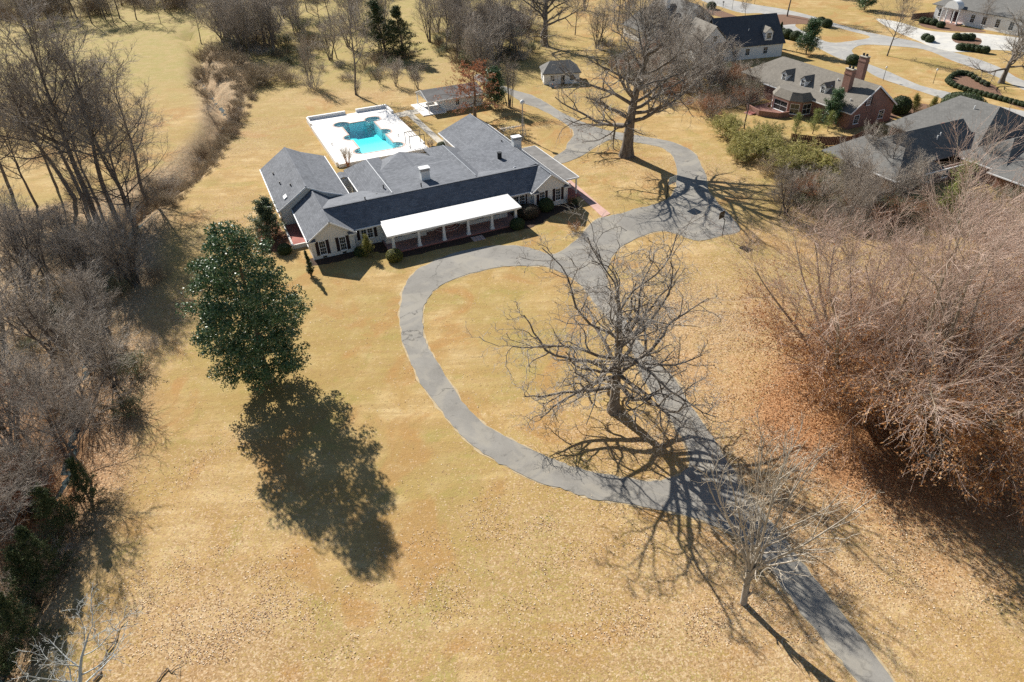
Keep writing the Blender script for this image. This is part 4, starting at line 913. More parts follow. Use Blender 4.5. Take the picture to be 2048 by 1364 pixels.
mb = MB(); mb.beam((-1.25, -.36, 2.6), (16.5, -.36, 2.6), .12, .18); mb.beam((-1.26, -.3, 2.6), (-1.26, 9.5, 2.6), .12, .18); mb.beam((15.54, -5.86, 2.66), (34, -5.86, 2.66), .12, .18); mb.beam((15.54, -5.8, 2.66), (15.54, 1.5, 2.66), .12, .18); mb.beam((14.14, -14, 2.5), (14.14, -4, 2.5), .12, .18); mb.build('fascia', M['trim'], n2)
for a in (3, 7, 11): window(n2, (a, .4, 1.5), X, NY, 1.1, 1.4)
window(n2, (15, -9.5, 1.4), NY, NX, 1.1, 1.4); window(n2, (18.6, -5.2, 1.5), X, NY, 1.1, 1.4)
MB().box(21.6, 22.3, 10.0, 10.9, 4.2, 4.75).build('roof_vent', M['brick'], n2)
for u_, v_, zz in ((15.0, 6.0, 5.2), (13.9, 5.6, 5.0), (27.0, 9.5, 6.8)): MB().tube((u_, v_, zz - .2), (u_, v_, zz + .5), .09, n=8).build('vent_pipe', M['trim'], n2)

# ------------------------------------------------------------------ white house with the dark blue-grey roof
n3 = empty('white_house', (62.5, 187.5, 0), R(12)); tag(n3, 'white house with steep dark slate roof and one white dormer', 'house')
rblock(n3, lambda m: gable_u(m, -5.2, 3.3, 1.2, 9.2, 7.5, 3.3, -9, 9.2), 'roof_dark')
rblock(n3, lambda m: gable_v(m, -15.2, 3.2, -10, 8.4, -4.8, 3.2, -4.2, 8), 'roof_tan')
mb = MB(); mb.box(-8.6, 8.8, -4.8, -4.6, -.1, 3.5); mb.box(8.6, 8.8, -4.6, 7, -.1, 3.2); mb.box(-14.8, -5.2, -3.9, -3.7, -.1, 3.3); mb.box(-14.8, -14.6, -3.7, 7.6, -.1, 3.3)
wall_poly(mb, [(8.82, -4.8, 3.2), (8.82, 7.1, 3.2), (8.82, 1.2, 8.8)], X); wall_poly(mb, [(-14.8, -3.92, 3.2), (-5.2, -3.92, 3.2), (-10, -3.92, 8.0)], NY); mb.build('wall', M['white'], n3)
d3 = empty('dormer', (4.6, -4.4, 4.4), 0, n3)
mb = MB(); wall_poly(mb, [(-1.0, 0, -.3), (1.0, 0, -.3), (1.0, 0, 1.7), (0, 0, 2.6), (-1.0, 0, 1.7)], NY, .12); mb.box(-1.0, -.9, .12, 2.4, -.3, 1.65); mb.box(.9, 1.0, .12, 2.4, -.3, 1.65); mb.build('dormer_wall', M['trim'], d3)
mb = MB(); gable_v(mb, -1.25, 1.6, 0, 2.75, 1.25, 1.6, -.2, 3.6, 0, 0, .08); mb.build('dormer_roof', M['roof_tan'], d3)
window(d3, (0, 0, .75), X, NY, 1.2, 1.4, 3, 2)
window(n3, (-10, -3.92, 5.4), X, NY, 1.0, 1.3); window(n3, (-1, -4.8, 1.8), X, NY, 1.1, 1.5); window(n3, (4, -4.8, 1.8), X, NY, 1.1, 1.5)
MB().tube((0, -2, 5.8), (0, -2, 6.8), .1, n=8).build('vent_pipe', M['trim'], n3)

# ------------------------------------------------------------------ grey house half hidden behind the oak
n4 = empty('grey_house', (52, 214, 0), R(20)); tag(n4, 'pale grey house glimpsed through the oak branches near the top edge', 'house')
rblock(n4, lambda m: gable_v(m, -8, 3.2, 0, 9.0, 8, 3.2, -9, 11), 'roof_grey'); rblock(n4, lambda m: gable_u(m, -6, 3.2, 0, 8.2, 6, 3.2, -16, -2, 4, 0), 'roof_grey')
mb = MB(); mb.box(-7.5, 7.5, -8.6, -8.4, -.1, 3.4); mb.box(-7.5, -7.3, -8.4, 10.6, -.1, 3.2); mb.box(7.3, 7.5, -8.4, 10.6, -.1, 3.2); mb.box(-15.4, -7.6, -5.4, -5.2, -.1, 3.2); mb.box(-15.4, -15.2, -5.2, 5.2, -.1, 3.2)
wall_poly(mb, [(-7.5, -8.62, 3.2), (7.5, -8.62, 3.2), (0, -8.62, 8.6)], NY); mb.build('wall', M['white'], n4)
for a in (-3, 3): window(n4, (a, -8.6, 1.8), X, NY, 1.2, 1.5)
window(n4, (0, -8.62, 5.6), X, NY, 1.1, 1.4)
MB().box(-5.6, -4.4, -1, .4, 4, 9.6).build('chimney', M['white'], n4)

# ------------------------------------------------------------------ columned white house at the top right
n5 = empty('columned_house', HW(199, 50), HEAD); tag(n5, 'white columned house with arched entry in the top right corner', 'house')
mb = MB(); mb.box(0, .3, -14, 13, -.1, 4.2); mb.box(.3, 16, -14, -13.7, -.1, 4.2); mb.box(.3, 16, 12.7, 13, -.1, 4.2); mb.build('wall', M['white'], n5)
rblock(n5, lambda m: gable_v(m, -.8, 4.15, 8, 8.6, 17, 4.15, -15, 14, 6, 6), 'roof_grey')
MB().box(-2.6, 0, 3.2, 9.4, -.05, .4).build('portico_floor', M['pinkpaver'], n5)
for v_ in (3.6, 5.2, 7.4, 9.0): MB().lathe([(.3, 0), (.3, .15), (.22, .2), (.18, 3.5), (.26, 3.6), (.26, 3.75)], 12, (-2.2, v_, .4)).build('column', M['white'], n5)
ar = [(6.3 + 2.2 * math.cos(a), 4.2 + 2.0 * math.sin(a)) for a in [math.pi * i / 14 for i in range(15)]]
mb = MB(); wall_poly(mb, [(-2.5, 8.5, 4.15)] + [(-2.5, y, z) for y, z in ar[1:-1]] + [(-2.5, 4.1, 4.15)], NX, 2.4); mb.build('portico_arch', M['white'], n5)
dd = MB().box(-.06, 0, 5.3, 7.3, .4, 3.1).build('door', M['shutter'], n5); MB().tube((-.1, 6.2, 1.6), (-.06, 6.2, 1.6), .05).build('handle', M['metal'], dd)
for v_ in (-11, -7, -3, .6, 11): window(n5, (0, v_, 2.1), NY, NX, 1.2, 2.0, 2, 2)

# ------------------------------------------------------------------ dark roof of a house deep in the trees
n6 = empty('brown_roofed_house', (*G(985, 62)[:2], 0), R(35)); tag(n6, 'brown roofed house hidden among bare trees near the top', 'house')
rblock(n6, lambda m: gable_u(m, -6, 3, 0, 6.4, 6, 3, -11, 11, 5, 5), 'roof_brown')
mb = MB(); mb.box(-10.4, 10.4, -5.4, -5.2, -.1, 3); mb.box(-10.4, 10.4, 5.2, 5.4, -.1, 3); mb.box(-10.4, -10.2, -5.2, 5.2, -.1, 3); mb.box(10.2, 10.4, -5.2, 5.2, -.1, 3); mb.build('wall', M['brick'], n6)
for a in (-6, 0, 6): window(n6, (a, -5.4, 1.6), X, NY, 1.1, 1.4)
n7 = empty('brick_porch_house', (*G(1712, -22)[:2], 0), R(-18)); tag(n7, 'red brick house with white columns cut off by the top edge', 'house')
mb = MB(); mb.box(-8, 8, 0, .3, -.1, 4.4); mb.box(-8, -7.7, .3, 9, -.1, 4.4); mb.box(7.7, 8, .3, 9, -.1, 4.4); mb.build('wall', M['brick'], n7)
rblock(n7, lambda m: gable_u(m, -.6, 4.35, 4.5, 7.5, 9.6, 4.35, -8.6, 8.6, 4, 4), 'roof_grey')
for a in (-2.5, 0, 2.5): MB().lathe([(.25, 0), (.18, .2), (.16, 3.2), (.24, 3.3)], 10, (a, -1.6, .9)).build('column', M['white'], n7)
for k in range(5): MB().box(-3.4 - .3 * k, 3.4 + .3 * k, -2.2 - .45 * k, -.02, -.05 + (0), .9 - .18 * k).build('step', M['brick'], n7)
window(n7, (-5, 0, 2), X, NY, 1.1, 1.7); window(n7, (5, 0, 2), X, NY, 1.1, 1.7)
MB().box(-.6, .6, -.06, 0, .9, 3.1).build('door', M['trim'], n7)

# ------------------------------------------------------------------ street furniture
def street_lamp(px, py, h, label):
    o = empty('street_lamp', G(px, py)); tag(o, label, 'lamp post', 'lamp posts along the street')
    MB().tube((0, 0, 0), (0, 0, h), .06, .045, n=8).build('post', M['black'], o)
    MB().lathe([(.06, 0), (.17, .08), (.2, .3), (.15, .46), (.03, .56)], 10, (0, 0, h)).build('lantern', M['white'], o, smooth=True)
street_lamp(1766, 161, 2.6, 'slim lamp post nearest the brick chimney on the verge')
street_lamp(1866, 167, 2.7, 'slim lamp post between the round island tree and the oval bed')
street_lamp(1464, 19, 2.6, 'slim lamp post beside the street at the white house')
street_lamp(1509, 8, 2.4, 'slim lamp post on the far verge of the street')
def mailbox(px, py, label):
    o = empty('mailbox', G(px, py), HEAD); tag(o, label, 'mailbox', 'mailboxes along the street')
    MB().box(-.06, .06, -.06, .06, 0, 1.1).build('post', M['black'], o)
    MB().box(-.14, .14, -.3, .3, 1.1, 1.36).tube((0, -.3, 1.36), (0, .3, 1.36), .14, n=12).build('box', M['black'], o)
mailbox(1716, 137, 'black mailbox beside the street behind the brick chimneys')
mailbox(1446, 12, 'black mailbox on the verge beside the narrow mulch bed')
# brown board fences between the gardens
def fence(pts, h, label, cap=True, wmat='fence'):
    P = [np.array(G(*p)[:2]) for p in pts]; o = empty('garden_fence', (*P[0], 0)); tag(o, label, 'fence')
    for a, b in zip(P[:-1], P[1:]):
        L_ = np.linalg.norm(b - a); n = max(1, int(L_ / 2.4)); d = (b - a) / L_
        ang = math.atan2(d[1], d[0])
        for k in range(n):
            c = a + d * L_ * k / n - P[0]
            q = MB().box(-.06, .06, -.06, .06, 0, h + .1).build('post', M[wmat], o, (c[0], c[1], 0)); q.rotation_euler[2] = ang
            m_ = max(1, int((L_ / n) / .3))
            for j in range(m_):
                cc = c + d * (.1 + (j + .5) * (L_ / n - .12) / m_)
                w_ = (L_ / n - .12) / m_ / 2 - .012
                q = MB().box(-w_, w_, -.02, .02, .05, h - .02 * (j % 3)).build('board', M[wmat], o, (cc[0], cc[1], 0)); q.rotation_euler[2] = ang
fence([(1580, 285), (1640, 292), (1700, 290), (1752, 268)], 1.7, 'brown board fence behind the bamboo and brick house garden')
fence([(2085, 470), (2010, 480), (1975, 500)], 1.7, 'dark brown board fence at the right edge beyond the beech')
fence([(1822, 40), (1870, 36), (1900, 28)], 1.8, 'grey-brown fence panels near the white columned house')
# ================================================================== VEGETATION: how a plant grows
def unit(v): return v / (np.linalg.norm(v, axis=-1, keepdims=True) + 1e-9)
def lines(rng, p0, d0, L, S, jit, up):
    B = len(p0); pts = np.zeros((B, S + 1, 3)); pts[:, 0] = p0; d = unit(d0)
    for s in range(S):
        d = unit(d + rng.normal(0, jit, (B, 3)) + np.array([0, 0, up]))
        pts[:, s + 1] = pts[:, s] + d * (L / S)[:, None]
    return pts
def sprout(rng, par, lv):
    pts, rad, L = par; B, S1, _ = pts.shape
    n = lv['n']; C = B * n
    pi = np.repeat(np.arange(B), n); k = np.tile(np.arange(n), B)
    tn = (k + rng.uniform(0, 1, C)) / n
    t = lv['t'][0] + (lv['t'][1] - lv['t'][0]) * tn
    x = t * (S1 - 1); i0 = np.clip(x.astype(int), 0, S1 - 2); f = (x - i0)[:, None]
    p = pts[pi, i0] * (1 - f) + pts[pi, i0 + 1] * f
    tg = unit(pts[pi, i0 + 1] - pts[pi, i0]); r = rad[pi, i0] * (1 - f[:, 0]) + rad[pi, i0 + 1] * f[:, 0]
    ang = np.radians(lv['ang'][0] + (lv['ang'][1] - lv['ang'][0]) * tn + rng.normal(0, lv.get('asd', 10), C))
    az = k * 2.399 + rng.uniform(0, 6.28, B)[pi] + rng.normal(0, .5, C)
    ref = np.where(np.abs(tg[:, 2:3]) < .9, np.array([[0, 0, 1.]]), np.array([[1., 0, 0]]))
    a = unit(np.cross(tg, ref)); b = np.cross(tg, a)
    d = tg * np.cos(ang)[:, None] + (a * np.cos(az)[:, None] + b * np.sin(az)[:, None]) * np.sin(ang)[:, None]
    ln = L[pi] * lv['len'] * (np.interp(tn, *lv['prof']) if 'prof' in lv else 1 + (lv.get('fall', 1) - 1) * tn) * rng.uniform(.65, 1.25, C)
    if 'keep' in lv:
        m = rng.uniform(0, 1, C) < lv['keep']; p, d, ln, r = p[m], d[m], ln[m], r[m]
    P = lines(rng, p, d, ln, lv['S'], lv['jit'], lv.get('up', 0))
    r0 = np.maximum(r * lv['rr'], lv.get('rmin', .01)); tap = np.linspace(1, lv.get('tip', .35), lv['S'] + 1)
    return P, np.maximum(r0[:, None] * tap[None], lv.get('rmin', .01) * .7), ln
def tubes(par, K):
    pts, rad, _ = par; B, S, _ = pts.shape
    tg = np.empty_like(pts); tg[:, 1:-1] = pts[:, 2:] - pts[:, :-2]; tg[:, 0] = pts[:, 1] - pts[:, 0]; tg[:, -1] = pts[:, -1] - pts[:, -2]; tg = unit(tg)
    d0 = unit(pts[:, -1] - pts[:, 0]); ref = np.where(np.abs(d0[:, 2:3]) < .8, np.array([[0, 0, 1.]]), np.array([[1., 0, 0]]))
    a = unit(np.cross(tg, ref[:, None, :])); b = np.cross(tg, a)
    th = np.arange(K) * 2 * np.pi / K
    v = pts[:, :, None, :] + rad[:, :, None, None] * (a[:, :, None, :] * np.cos(th)[None, None, :, None] + b[:, :, None, :] * np.sin(th)[None, None, :, None])
    base = (np.arange(B) * S * K)[:, None, None]; s = np.arange(S - 1)[None, :, None]; k = np.arange(K)[None, None, :]
    i = lambda ss, kk: base + ss * K + kk % K
    f = np.stack([i(s, k), i(s, k + 1), i(s + 1, k + 1), i(s + 1, k)], -1).reshape(-1, 4)
    return v.reshape(-1, 3), f
def join(parts):
    V, F, n = [], [], 0
    for v, f in parts: V.append(v); F.append(f + n); n += len(v)
    return np.concatenate(V), np.concatenate(F)
def leaf_quads(rng, P, size, flat=0.0, aspect=.5, nrm=None):
    """one pointed leaf (rhombus) at each point"""
    n = len(P); s = size * rng.uniform(.6, 1.3, n)[:, None]
    d = unit(rng.normal(0, 1, (n, 3)) * np.array([1, 1, 1 - flat]))
    if nrm is None: q = rng.normal(0, 1, (n, 3)); q[:, 2] *= (1 - flat)
    else: q = np.cross(d, nrm + rng.normal(0, .35, (n, 3)))
    e = unit(np.cross(d, np.cross(d, q) if nrm is None else np.cross(q, d)))
    a, b, c, g = P - d * s * .5, P + e * s * aspect * .5 + d * s * .05, P + d * s * .5, P - e * s * aspect * .5 + d * s * .05
    v = np.stack([a, b, c, g], 1).reshape(-1, 3)
    return v, np.arange(4 * n).reshape(n, 4)
def at_lines(rng, par, per, t0=.3, jitter=.1):
    pts, _, _ = par; B, S1, _ = pts.shape
    pi = np.repeat(np.arange(B), per); t = rng.uniform(t0, 1, len(pi)) * (S1 - 1); i0 = np.clip(t.astype(int), 0, S1 - 2); f = (t - i0)[:, None]
    return pts[pi, i0] * (1 - f) + pts[pi, i0 + 1] * f + rng.normal(0, jitter, (len(pi), 3))
PROTO = {}
def proto(name, seed, stems, levels, trunk_lv, trunk_mat, twig_mat, sides=(8, 6, 4, 3, 3, 3), leaves=None):
    """stems: (base, direction, length, r0, r1, S, jit, up)"""
    rng = np.random.default_rng(seed)
    P0, R0, L0 = [], [], []
    S = stems[0][5]
    for b, d, ln, r0, r1, S_, jit, up in stems:
        P0.append(lines(rng, np.array([b], float), np.array([d], float), np.array([ln]), S, jit, up)[0]); rr = np.linspace(r0, r1, S + 1)
        if r0 > .25: rr[0] *= 1.45; rr[1] *= 1.06
        R0.append(rr); L0.append(ln)
    lv = [(np.array(P0), np.array(R0), np.array(L0))]
    if lv[0][0].shape[0] and lv[0][0][0, 0, 2] > -5: lv[0][0][:, 0, 2] -= .25
    for l in levels: lv.append(sprout(rng, lv[-1], l))
    meshes = {}
    v, f = join([tubes(l, sides[i]) for i, l in enumerate(lv[:trunk_lv])]); meshes['trunk'] = np_mesh(name + '_trunk', v, f, trunk_mat, True)
    if len(lv) > trunk_lv:
        v, f = join([tubes(l, sides[i + trunk_lv]) for i, l in enumerate(lv[trunk_lv:])]); meshes['crown'] = np_mesh(name + '_crown', v, f, twig_mat, True)
    if leaves:
        V = []
        for L_ in (leaves if isinstance(leaves, list) else [leaves]):
            q = at_lines(rng, lv[L_['lv']], L_['per'], L_.get('t0', .3), L_.get('jit', .12))
            if 'zmax' in L_: q = q[q[:, 2] < L_['zmax'] + rng.normal(0, 1.8, len(q))]
            V.append(leaf_quads(rng, q, L_['size'], L_.get('flat', 0), L_.get('aspect', .5)))
        v, f = join(V); meshes['foliage'] = np_mesh(name + '_foliage', v, f, L_['mat'])
    top = max(l[0][..., 2].max() for l in lv)
    PROTO[name] = (meshes, float(top))
def height_of(base, top):
    P = np.array(G(*base)); d = _rt * ((top[0] - 1024) / CAM_F) + _up * (-(top[1] - 682) / CAM_F) + _fw
    return CAM_H + d[2] * np.hypot(P[0], P[1]) / np.hypot(d[0], d[1])
PLANTED = []
def plant(kind, px, py, h, rot, label, name='bare_tree', cat='tree', group=None, sx=1.0, lean=(0, 0), z=0.0):
    meshes, top = PROTO[kind]
    p = G(px, py); zz = float(terrain_z(np.array([p[:2]]))[0]) + z
    o = empty(name, (p[0], p[1], zz), R(rot)); s = h / top; o.scale = (s * sx, s * sx, s)
    o.rotation_euler = (R(lean[0]), R(lean[1]), R(rot))
    tag(o, label, cat, group)
    for k, me in meshes.items(): link(k, me, o)
    PLANTED.append((p[0], p[1])); return o

B = {}
B['oak'] = bark('oak_bark', (0.09, 0.072, 0.058), (0.27, 0.235, 0.195))
B['oak_twig'] = bark('oak_twig_bark', (0.24, 0.21, 0.175), (0.50, 0.46, 0.41), 1.2)
B['grey'] = bark('grey_bark', (0.085, 0.07, 0.06), (0.20, 0.175, 0.155))
B['grey_twig'] = bark('grey_twig_bark', (0.20, 0.165, 0.135), (0.39, 0.34, 0.29), 1.0)
B['pale'] = bark('pale_bark', (0.28, 0.245, 0.20), (0.50, 0.45, 0.38))
B['pale_twig'] = bark('pale_twig_bark', (0.40, 0.345, 0.265), (0.60, 0.53, 0.43), 1.0)
B['lav'] = bark('lavender_grey_twigs', (0.36, 0.31, 0.29), (0.62, 0.56, 0.54), .8)
B['beech'] = bark('beech_twigs', (0.42, 0.30, 0.235), (0.66, 0.515, 0.43), .8)
B['stem'] = bark('beech_stem', (0.22, 0.185, 0.13), (0.40, 0.345, 0.26), 1.5)
B['brush'] = bark('brush_twigs', (0.31, 0.265, 0.215), (0.54, 0.48, 0.415), .8)
B['brown'] = bark('brown_stems', (0.17, 0.12, 0.08), (0.33, 0.25, 0.17), 1.5)
B['tan'] = bark('tan_stems', (0.27, 0.21, 0.14), (0.46, 0.38, 0.27), 1.2)
B['red'] = bark('cinnamon_bark', (0.30, 0.14, 0.08), (0.46, 0.27, 0.18), 2)
B['silver'] = bark('silver_dead_wood', (0.34, 0.35, 0.33), (0.56, 0.57, 0.54), 1.5)
LF = {}
LF['magnolia'] = island('magnolia_leaf', [(0.03, 0.075, 0.032), (0.05, 0.115, 0.046), (0.075, 0.15, 0.06), (0.115, 0.185, 0.08), (0.20, 0.25, 0.14)], 0.42, 0.3, .12)
LF['copper'] = island('copper_leaf', [(0.26, 0.11, 0.04), (0.40, 0.185, 0.07), (0.50, 0.265, 0.11), (0.58, 0.36, 0.18)], 0.7, 0.2, .25)
LF['rust'] = island('rust_leaf', [(0.24, 0.075, 0.03), (0.38, 0.135, 0.055), (0.48, 0.21, 0.10)], 0.7, 0.2, .25)
LF['cedar'] = island('cedar_spray', [(0.035, 0.055, 0.022), (0.06, 0.085, 0.032), (0.10, 0.115, 0.045)], 0.8, 0.2, .1)
LF['holly'] = island('holly_leaf', [(0.06, 0.09, 0.045), (0.105, 0.145, 0.07), (0.17, 0.21, 0.105), (0.23, 0.255, 0.14)], 0.5, 0.4, .3)
LF['bamboo'] = island('bamboo_leaf', [(0.22, 0.22, 0.06), (0.32, 0.305, 0.085), (0.43, 0.39, 0.13), (0.52, 0.45, 0.20)], 0.7, 0.2, .3)
LF['lime'] = island('lime_leaf', [(0.14, 0.18, 0.04), (0.22, 0.26, 0.06), (0.32, 0.34, 0.11)], 0.6, 0.3, .3)
LF['box'] = island('clipped_leaf', [(0.03, 0.055, 0.016), (0.055, 0.09, 0.025), (0.09, 0.125, 0.04)], 0.6, 0.3, .1)
LF['gold'] = island('golden_leaf', [(0.13, 0.14, 0.025), (0.22, 0.21, 0.04), (0.32, 0.29, 0.07)], 0.6, 0.3, .2)
LF['maroon'] = island('maroon_leaf', [(0.05, 0.03, 0.025), (0.09, 0.05, 0.04), (0.12, 0.08, 0.05)], 0.7, 0.2, .1)
V1 = (0, 0, 1)
# central oak: short stout bole, crooked spreading limbs
proto('oak', 21, [((0, 0, 0), (.0, .0, 1), 12.5, .55, .24, 9, .016, .05)],
      [dict(n=25, t=(.34, 1), ang=(90, 30), asd=12, len=1.04, fall=.92, S=11, jit=.19, up=.035, rr=.62, tip=.2, rmin=.08),
       dict(n=8, t=(.2, 1), ang=(58, 35), len=.42, fall=.75, S=7, jit=.34, up=.04, rr=.68, tip=.25, rmin=.045),
       dict(n=6, t=(.15, 1), ang=(60, 35), len=.48, fall=.8, S=5, jit=.38, up=.03, rr=.6, tip=.35, rmin=.024),
       dict(n=5, t=(.15, 1), ang=(60, 35), len=.48, S=4, jit=.32, up=.02, rr=.6, tip=.4, rmin=.018),
       dict(n=3, t=(.3, 1), ang=(55, 35), len=.5, S=2, jit=.3, rr=.6, tip=.5, rmin=.012, keep=.22)], 3, B['oak'], B['oak_twig'], (12, 8, 5, 4, 3, 3))
# big oak behind: heavier, upswept
proto('oak_tall', 33, [((0, 0, 0), (0, 0, 1), 20, 1.0, .28, 10, .04, .05)],
      [dict(n=22, t=(.26, 1), ang=(84, 26), asd=10, len=.72, fall=.62, S=10, jit=.15, up=.05, rr=.52, tip=.2, rmin=.1),
       dict(n=8, t=(.22, 1), ang=(52, 32), len=.45, fall=.7, S=7, jit=.22, up=.05, rr=.62, tip=.25, rmin=.055),
       dict(n=7, t=(.15, 1), ang=(55, 32), len=.45, S=5, jit=.25, up=.04, rr=.58, tip=.35, rmin=.022),
       dict(n=7, t=(.15, 1), ang=(55, 32), len=.5, S=3, jit=.28, up=.03, rr=.55, tip=.4, rmin=.012)], 3, B['oak'], B['oak_twig'], (12, 8, 5, 3, 3, 3),
      leaves=dict(lv=3, per=2, size=.28, zmax=9.5, mat=LF['rust'], jit=.4))
# bare wood trees, three builds
for i, (sd, nn, a0, sp) in enumerate(((41, 16, 64, .52), (42, 15, 52, .47), (43, 18, 72, .56))):
    proto('bare%d' % i, sd, [((0, 0, 0), (.05 * i, .03, 1), 17, .25, .05, 10, .05, .05)],
          [dict(n=nn, t=(.34, .98), ang=(a0, 24), len=sp, fall=.62, S=8, jit=.14, up=.07, rr=.58, tip=.2, rmin=.04),
           dict(n=8, t=(.2, 1), ang=(50, 30), len=.42, fall=.7, S=5, jit=.18, up=.06, rr=.5, tip=.3, rmin=.025),
           dict(n=7, t=(.15, 1), ang=(50, 30), len=.5, S=3, jit=.2, up=.05, rr=.6, tip=.4, rmin=.017),
           dict(n=6, t=(.2, 1), ang=(48, 28), len=.5, S=2, jit=.2, up=.04, rr=.6, tip=.5, rmin=.010)], 2, B['grey'], B['grey_twig'], (9, 6, 4, 3, 3))
# feathery many-twigged trees (seen from above as grey brush)
for i, (sd, nn) in enumerate(((51, 5), (52, 6), (53, 4))):
    rg = np.random.default_rng(sd)
    st = [((rg.normal(0, .5), rg.normal(0, .5), 0), (rg.normal(0, .22), rg.normal(0, .22), 1), 10 * rg.uniform(.8, 1.1), .15, .03, 8, .07, .06) for _ in range(nn)]
    proto('brush%d' % i, sd, st,
          [dict(n=11, t=(.25, 1), ang=(50, 25), len=.42, fall=.6, S=6, jit=.13, up=.08, rr=.5, tip=.3, rmin=.03),
           dict(n=8, t=(.15, 1), ang=(45, 28), len=.46, S=4, jit=.16, up=.07, rr=.55, tip=.4, rmin=.018),
           dict(n=7, t=(.15, 1), ang=(42, 25), len=.5, S=3, jit=.18, up=.06, rr=.6, tip=.5, rmin=.011)], 2, B['grey'], B['brush'], (7, 5, 3, 3))
# beech: grey fan of upswept stems, copper leaves kept on the low boughs
for i, sd in enumerate((61,)):
    rg = np.random.default_rng(sd)
    st = [((0, 0, 0), (.02, .02, 1), 3.2, .55, .42, 9, .02, .03)] + [((.25 * math.cos(a), .25 * math.sin(a), 1.6), (q * math.cos(a), q * math.sin(a), 1), 14.5 * rg.uniform(.8, 1.12), .22, .03, 9, .05, .03) for a, q in zip(np.arange(15) * 2.4 + rg.uniform(0, .3, 15), rg.uniform(.25, 1.0, 15))]
    proto('beech%d' % i, sd, st,
          [dict(n=15, t=(.16, 1), ang=(80, 22), len=.38, fall=.7, S=5, jit=.08, up=.05, rr=.40, tip=.25, rmin=.020),
           dict(n=9, t=(.18, 1), ang=(48, 26), len=.5, fall=.8, S=3, jit=.11, up=.05, rr=.42, tip=.35, rmin=.010),
           dict(n=10, t=(.12, 1), ang=(42, 24), len=.6, S=2, jit=.13, up=.045, rr=.5, tip=.5, rmin=.008)], 2, B['stem'], B['beech'], (10, 6, 3, 3),
          leaves=[dict(lv=3, per=5, size=.19, zmax=8.0, mat=LF['copper'], jit=.14), dict(lv=2, per=30, size=.19, zmax=7.0, mat=LF['copper'], jit=.25)])
# small pale vase tree in front
rg = np.random.default_rng(71)
proto('vase', 71, [((0, 0, 0), (.06, .05, 1), 2.2, .17, .13, 9, .03, .03)] + [((.06, .05, 2.0), (q * math.cos(a), q * math.sin(a), 1), 6.6 * rg.uniform(.75, 1.1), .075, .014, 9, .05, .03) for a, q in zip(np.arange(9) * 2.4 + rg.uniform(0, .4, 9), rg.uniform(.12, .55, 9))],
      [dict(n=9, t=(.12, 1), ang=(42, 18), len=.44, fall=.5, S=6, jit=.08, up=.08, rr=.6, tip=.3, rmin=.02),
       dict(n=4, t=(.12, 1), ang=(42, 22), len=.5, fall=.7, S=4, jit=.12, up=.05, rr=.55, tip=.4, rmin=.012),
       dict(n=3, t=(.2, 1), ang=(42, 25), len=.5, S=2, jit=.14, up=.05, rr=.6, tip=.5, rmin=.008)], 2, B['pale'], B['pale_twig'], (9, 5, 3, 3))
# magnolia: boughs inside, glossy leaf clumps filling an uneven cone
def magnolia():
    proto('magnolia', 81, [((0, 0, 0), (.0, .0, 1), 18.4, .34, .05, 14, .02, .05)],
          [dict(n=60, t=(.08, .97), ang=(85, 45), len=.24, prof=((0, .3, .6, 1), (.9, 1.0, .75, .3)), S=6, jit=.1, up=.05, rr=.35, tip=.3, rmin=.03),
           dict(n=5, t=(.25, 1), ang=(55, 35), len=.42, fall=.7, S=3, jit=.2, up=.07, rr=.5, tip=.4, rmin=.02)], 1, B['brown'], B['brown'], (9, 4, 3))
    rng = np.random.default_rng(83); zk = [1.0, 2.4, 5, 8, 11, 13.5, 16, 18, 19.2]; rk = [1.9, 3.5, 4.6, 5.1, 4.9, 4.2, 3.1, 1.8, .5]
    n = 860; z = rng.uniform(1.0, 19.0, n * 4); keep = rng.uniform(0, 5.4, n * 4) < np.interp(z, zk, rk); z = z[keep][:n]; az = rng.uniform(0, 6.283, len(z))
    lob = 1 + .19 * np.sin(3 * az + z * .8) + .17 * np.sin(5 * az - z * 1.3 + 1) + .10 * np.sin(2 * az + z * 2.1)
    rad = np.interp(z, zk, rk) * lob * np.sqrt(rng.uniform(.22, 1.0, len(z)))
    C = np.stack([rad * np.cos(az), rad * np.sin(az), z - rad * .08], 1); out = np.stack([np.cos(az), np.sin(az), np.full(len(z), .55)], 1)
    per = 70; P = np.repeat(C, per, 0); d = unit(rng.normal(0, 1, (len(P), 3))); sz = np.repeat(rng.uniform(.5, .9, len(C)), per)
    P = P + d * (sz * rng.uniform(.5, 1.0, len(P)) ** .5)[:, None] * np.array([1, 1, .7])
    v, f = leaf_quads(rng, P, .25, 0, .55, unit(d + .6 * np.repeat(out, per, 0)))
    PROTO['magnolia'][0]['foliage'] = np_mesh('magnolia_foliage', v, f, LF['magnolia']); PROTO['magnolia'] = (PROTO['magnolia'][0], 19.3)
magnolia()
# evergreens
def evergreen(name, sd, h, n, ang, ln, fall, leaf, per, size, lj=.12, t0=.04, up=.0):
    proto(name, sd, [((0, 0, 0), (.02, 0, 1), h, h * .018 + .04, .02, 10, .03, .05)],
          [dict(n=n, t=(t0, .99), ang=ang, len=ln, fall=fall, S=5, jit=.09, up=up, rr=.4, tip=.3, rmin=.02),
           dict(n=7, t=(.15, 1), ang=(50, 35), len=.4, fall=.7, S=3, jit=.14, up=up, rr=.5, tip=.4, rmin=.012)], 1, B['brown'], B['brown'], (7, 4, 3),
          leaves=dict(lv=2, per=per, size=size, mat=LF[leaf], jit=lj, t0=.1))
evergreen('cedar0', 91, 9, 60, (75, 40), .32, .2, 'cedar', 30, .18)
evergreen('cedar1', 92, 9, 55, (65, 35), .34, .25, 'cedar', 22, .22, .16)
evergreen('holly', 93, 5.4, 64, (80, 25), .5, .4, 'holly', 40, .2, .16, .03, .05)
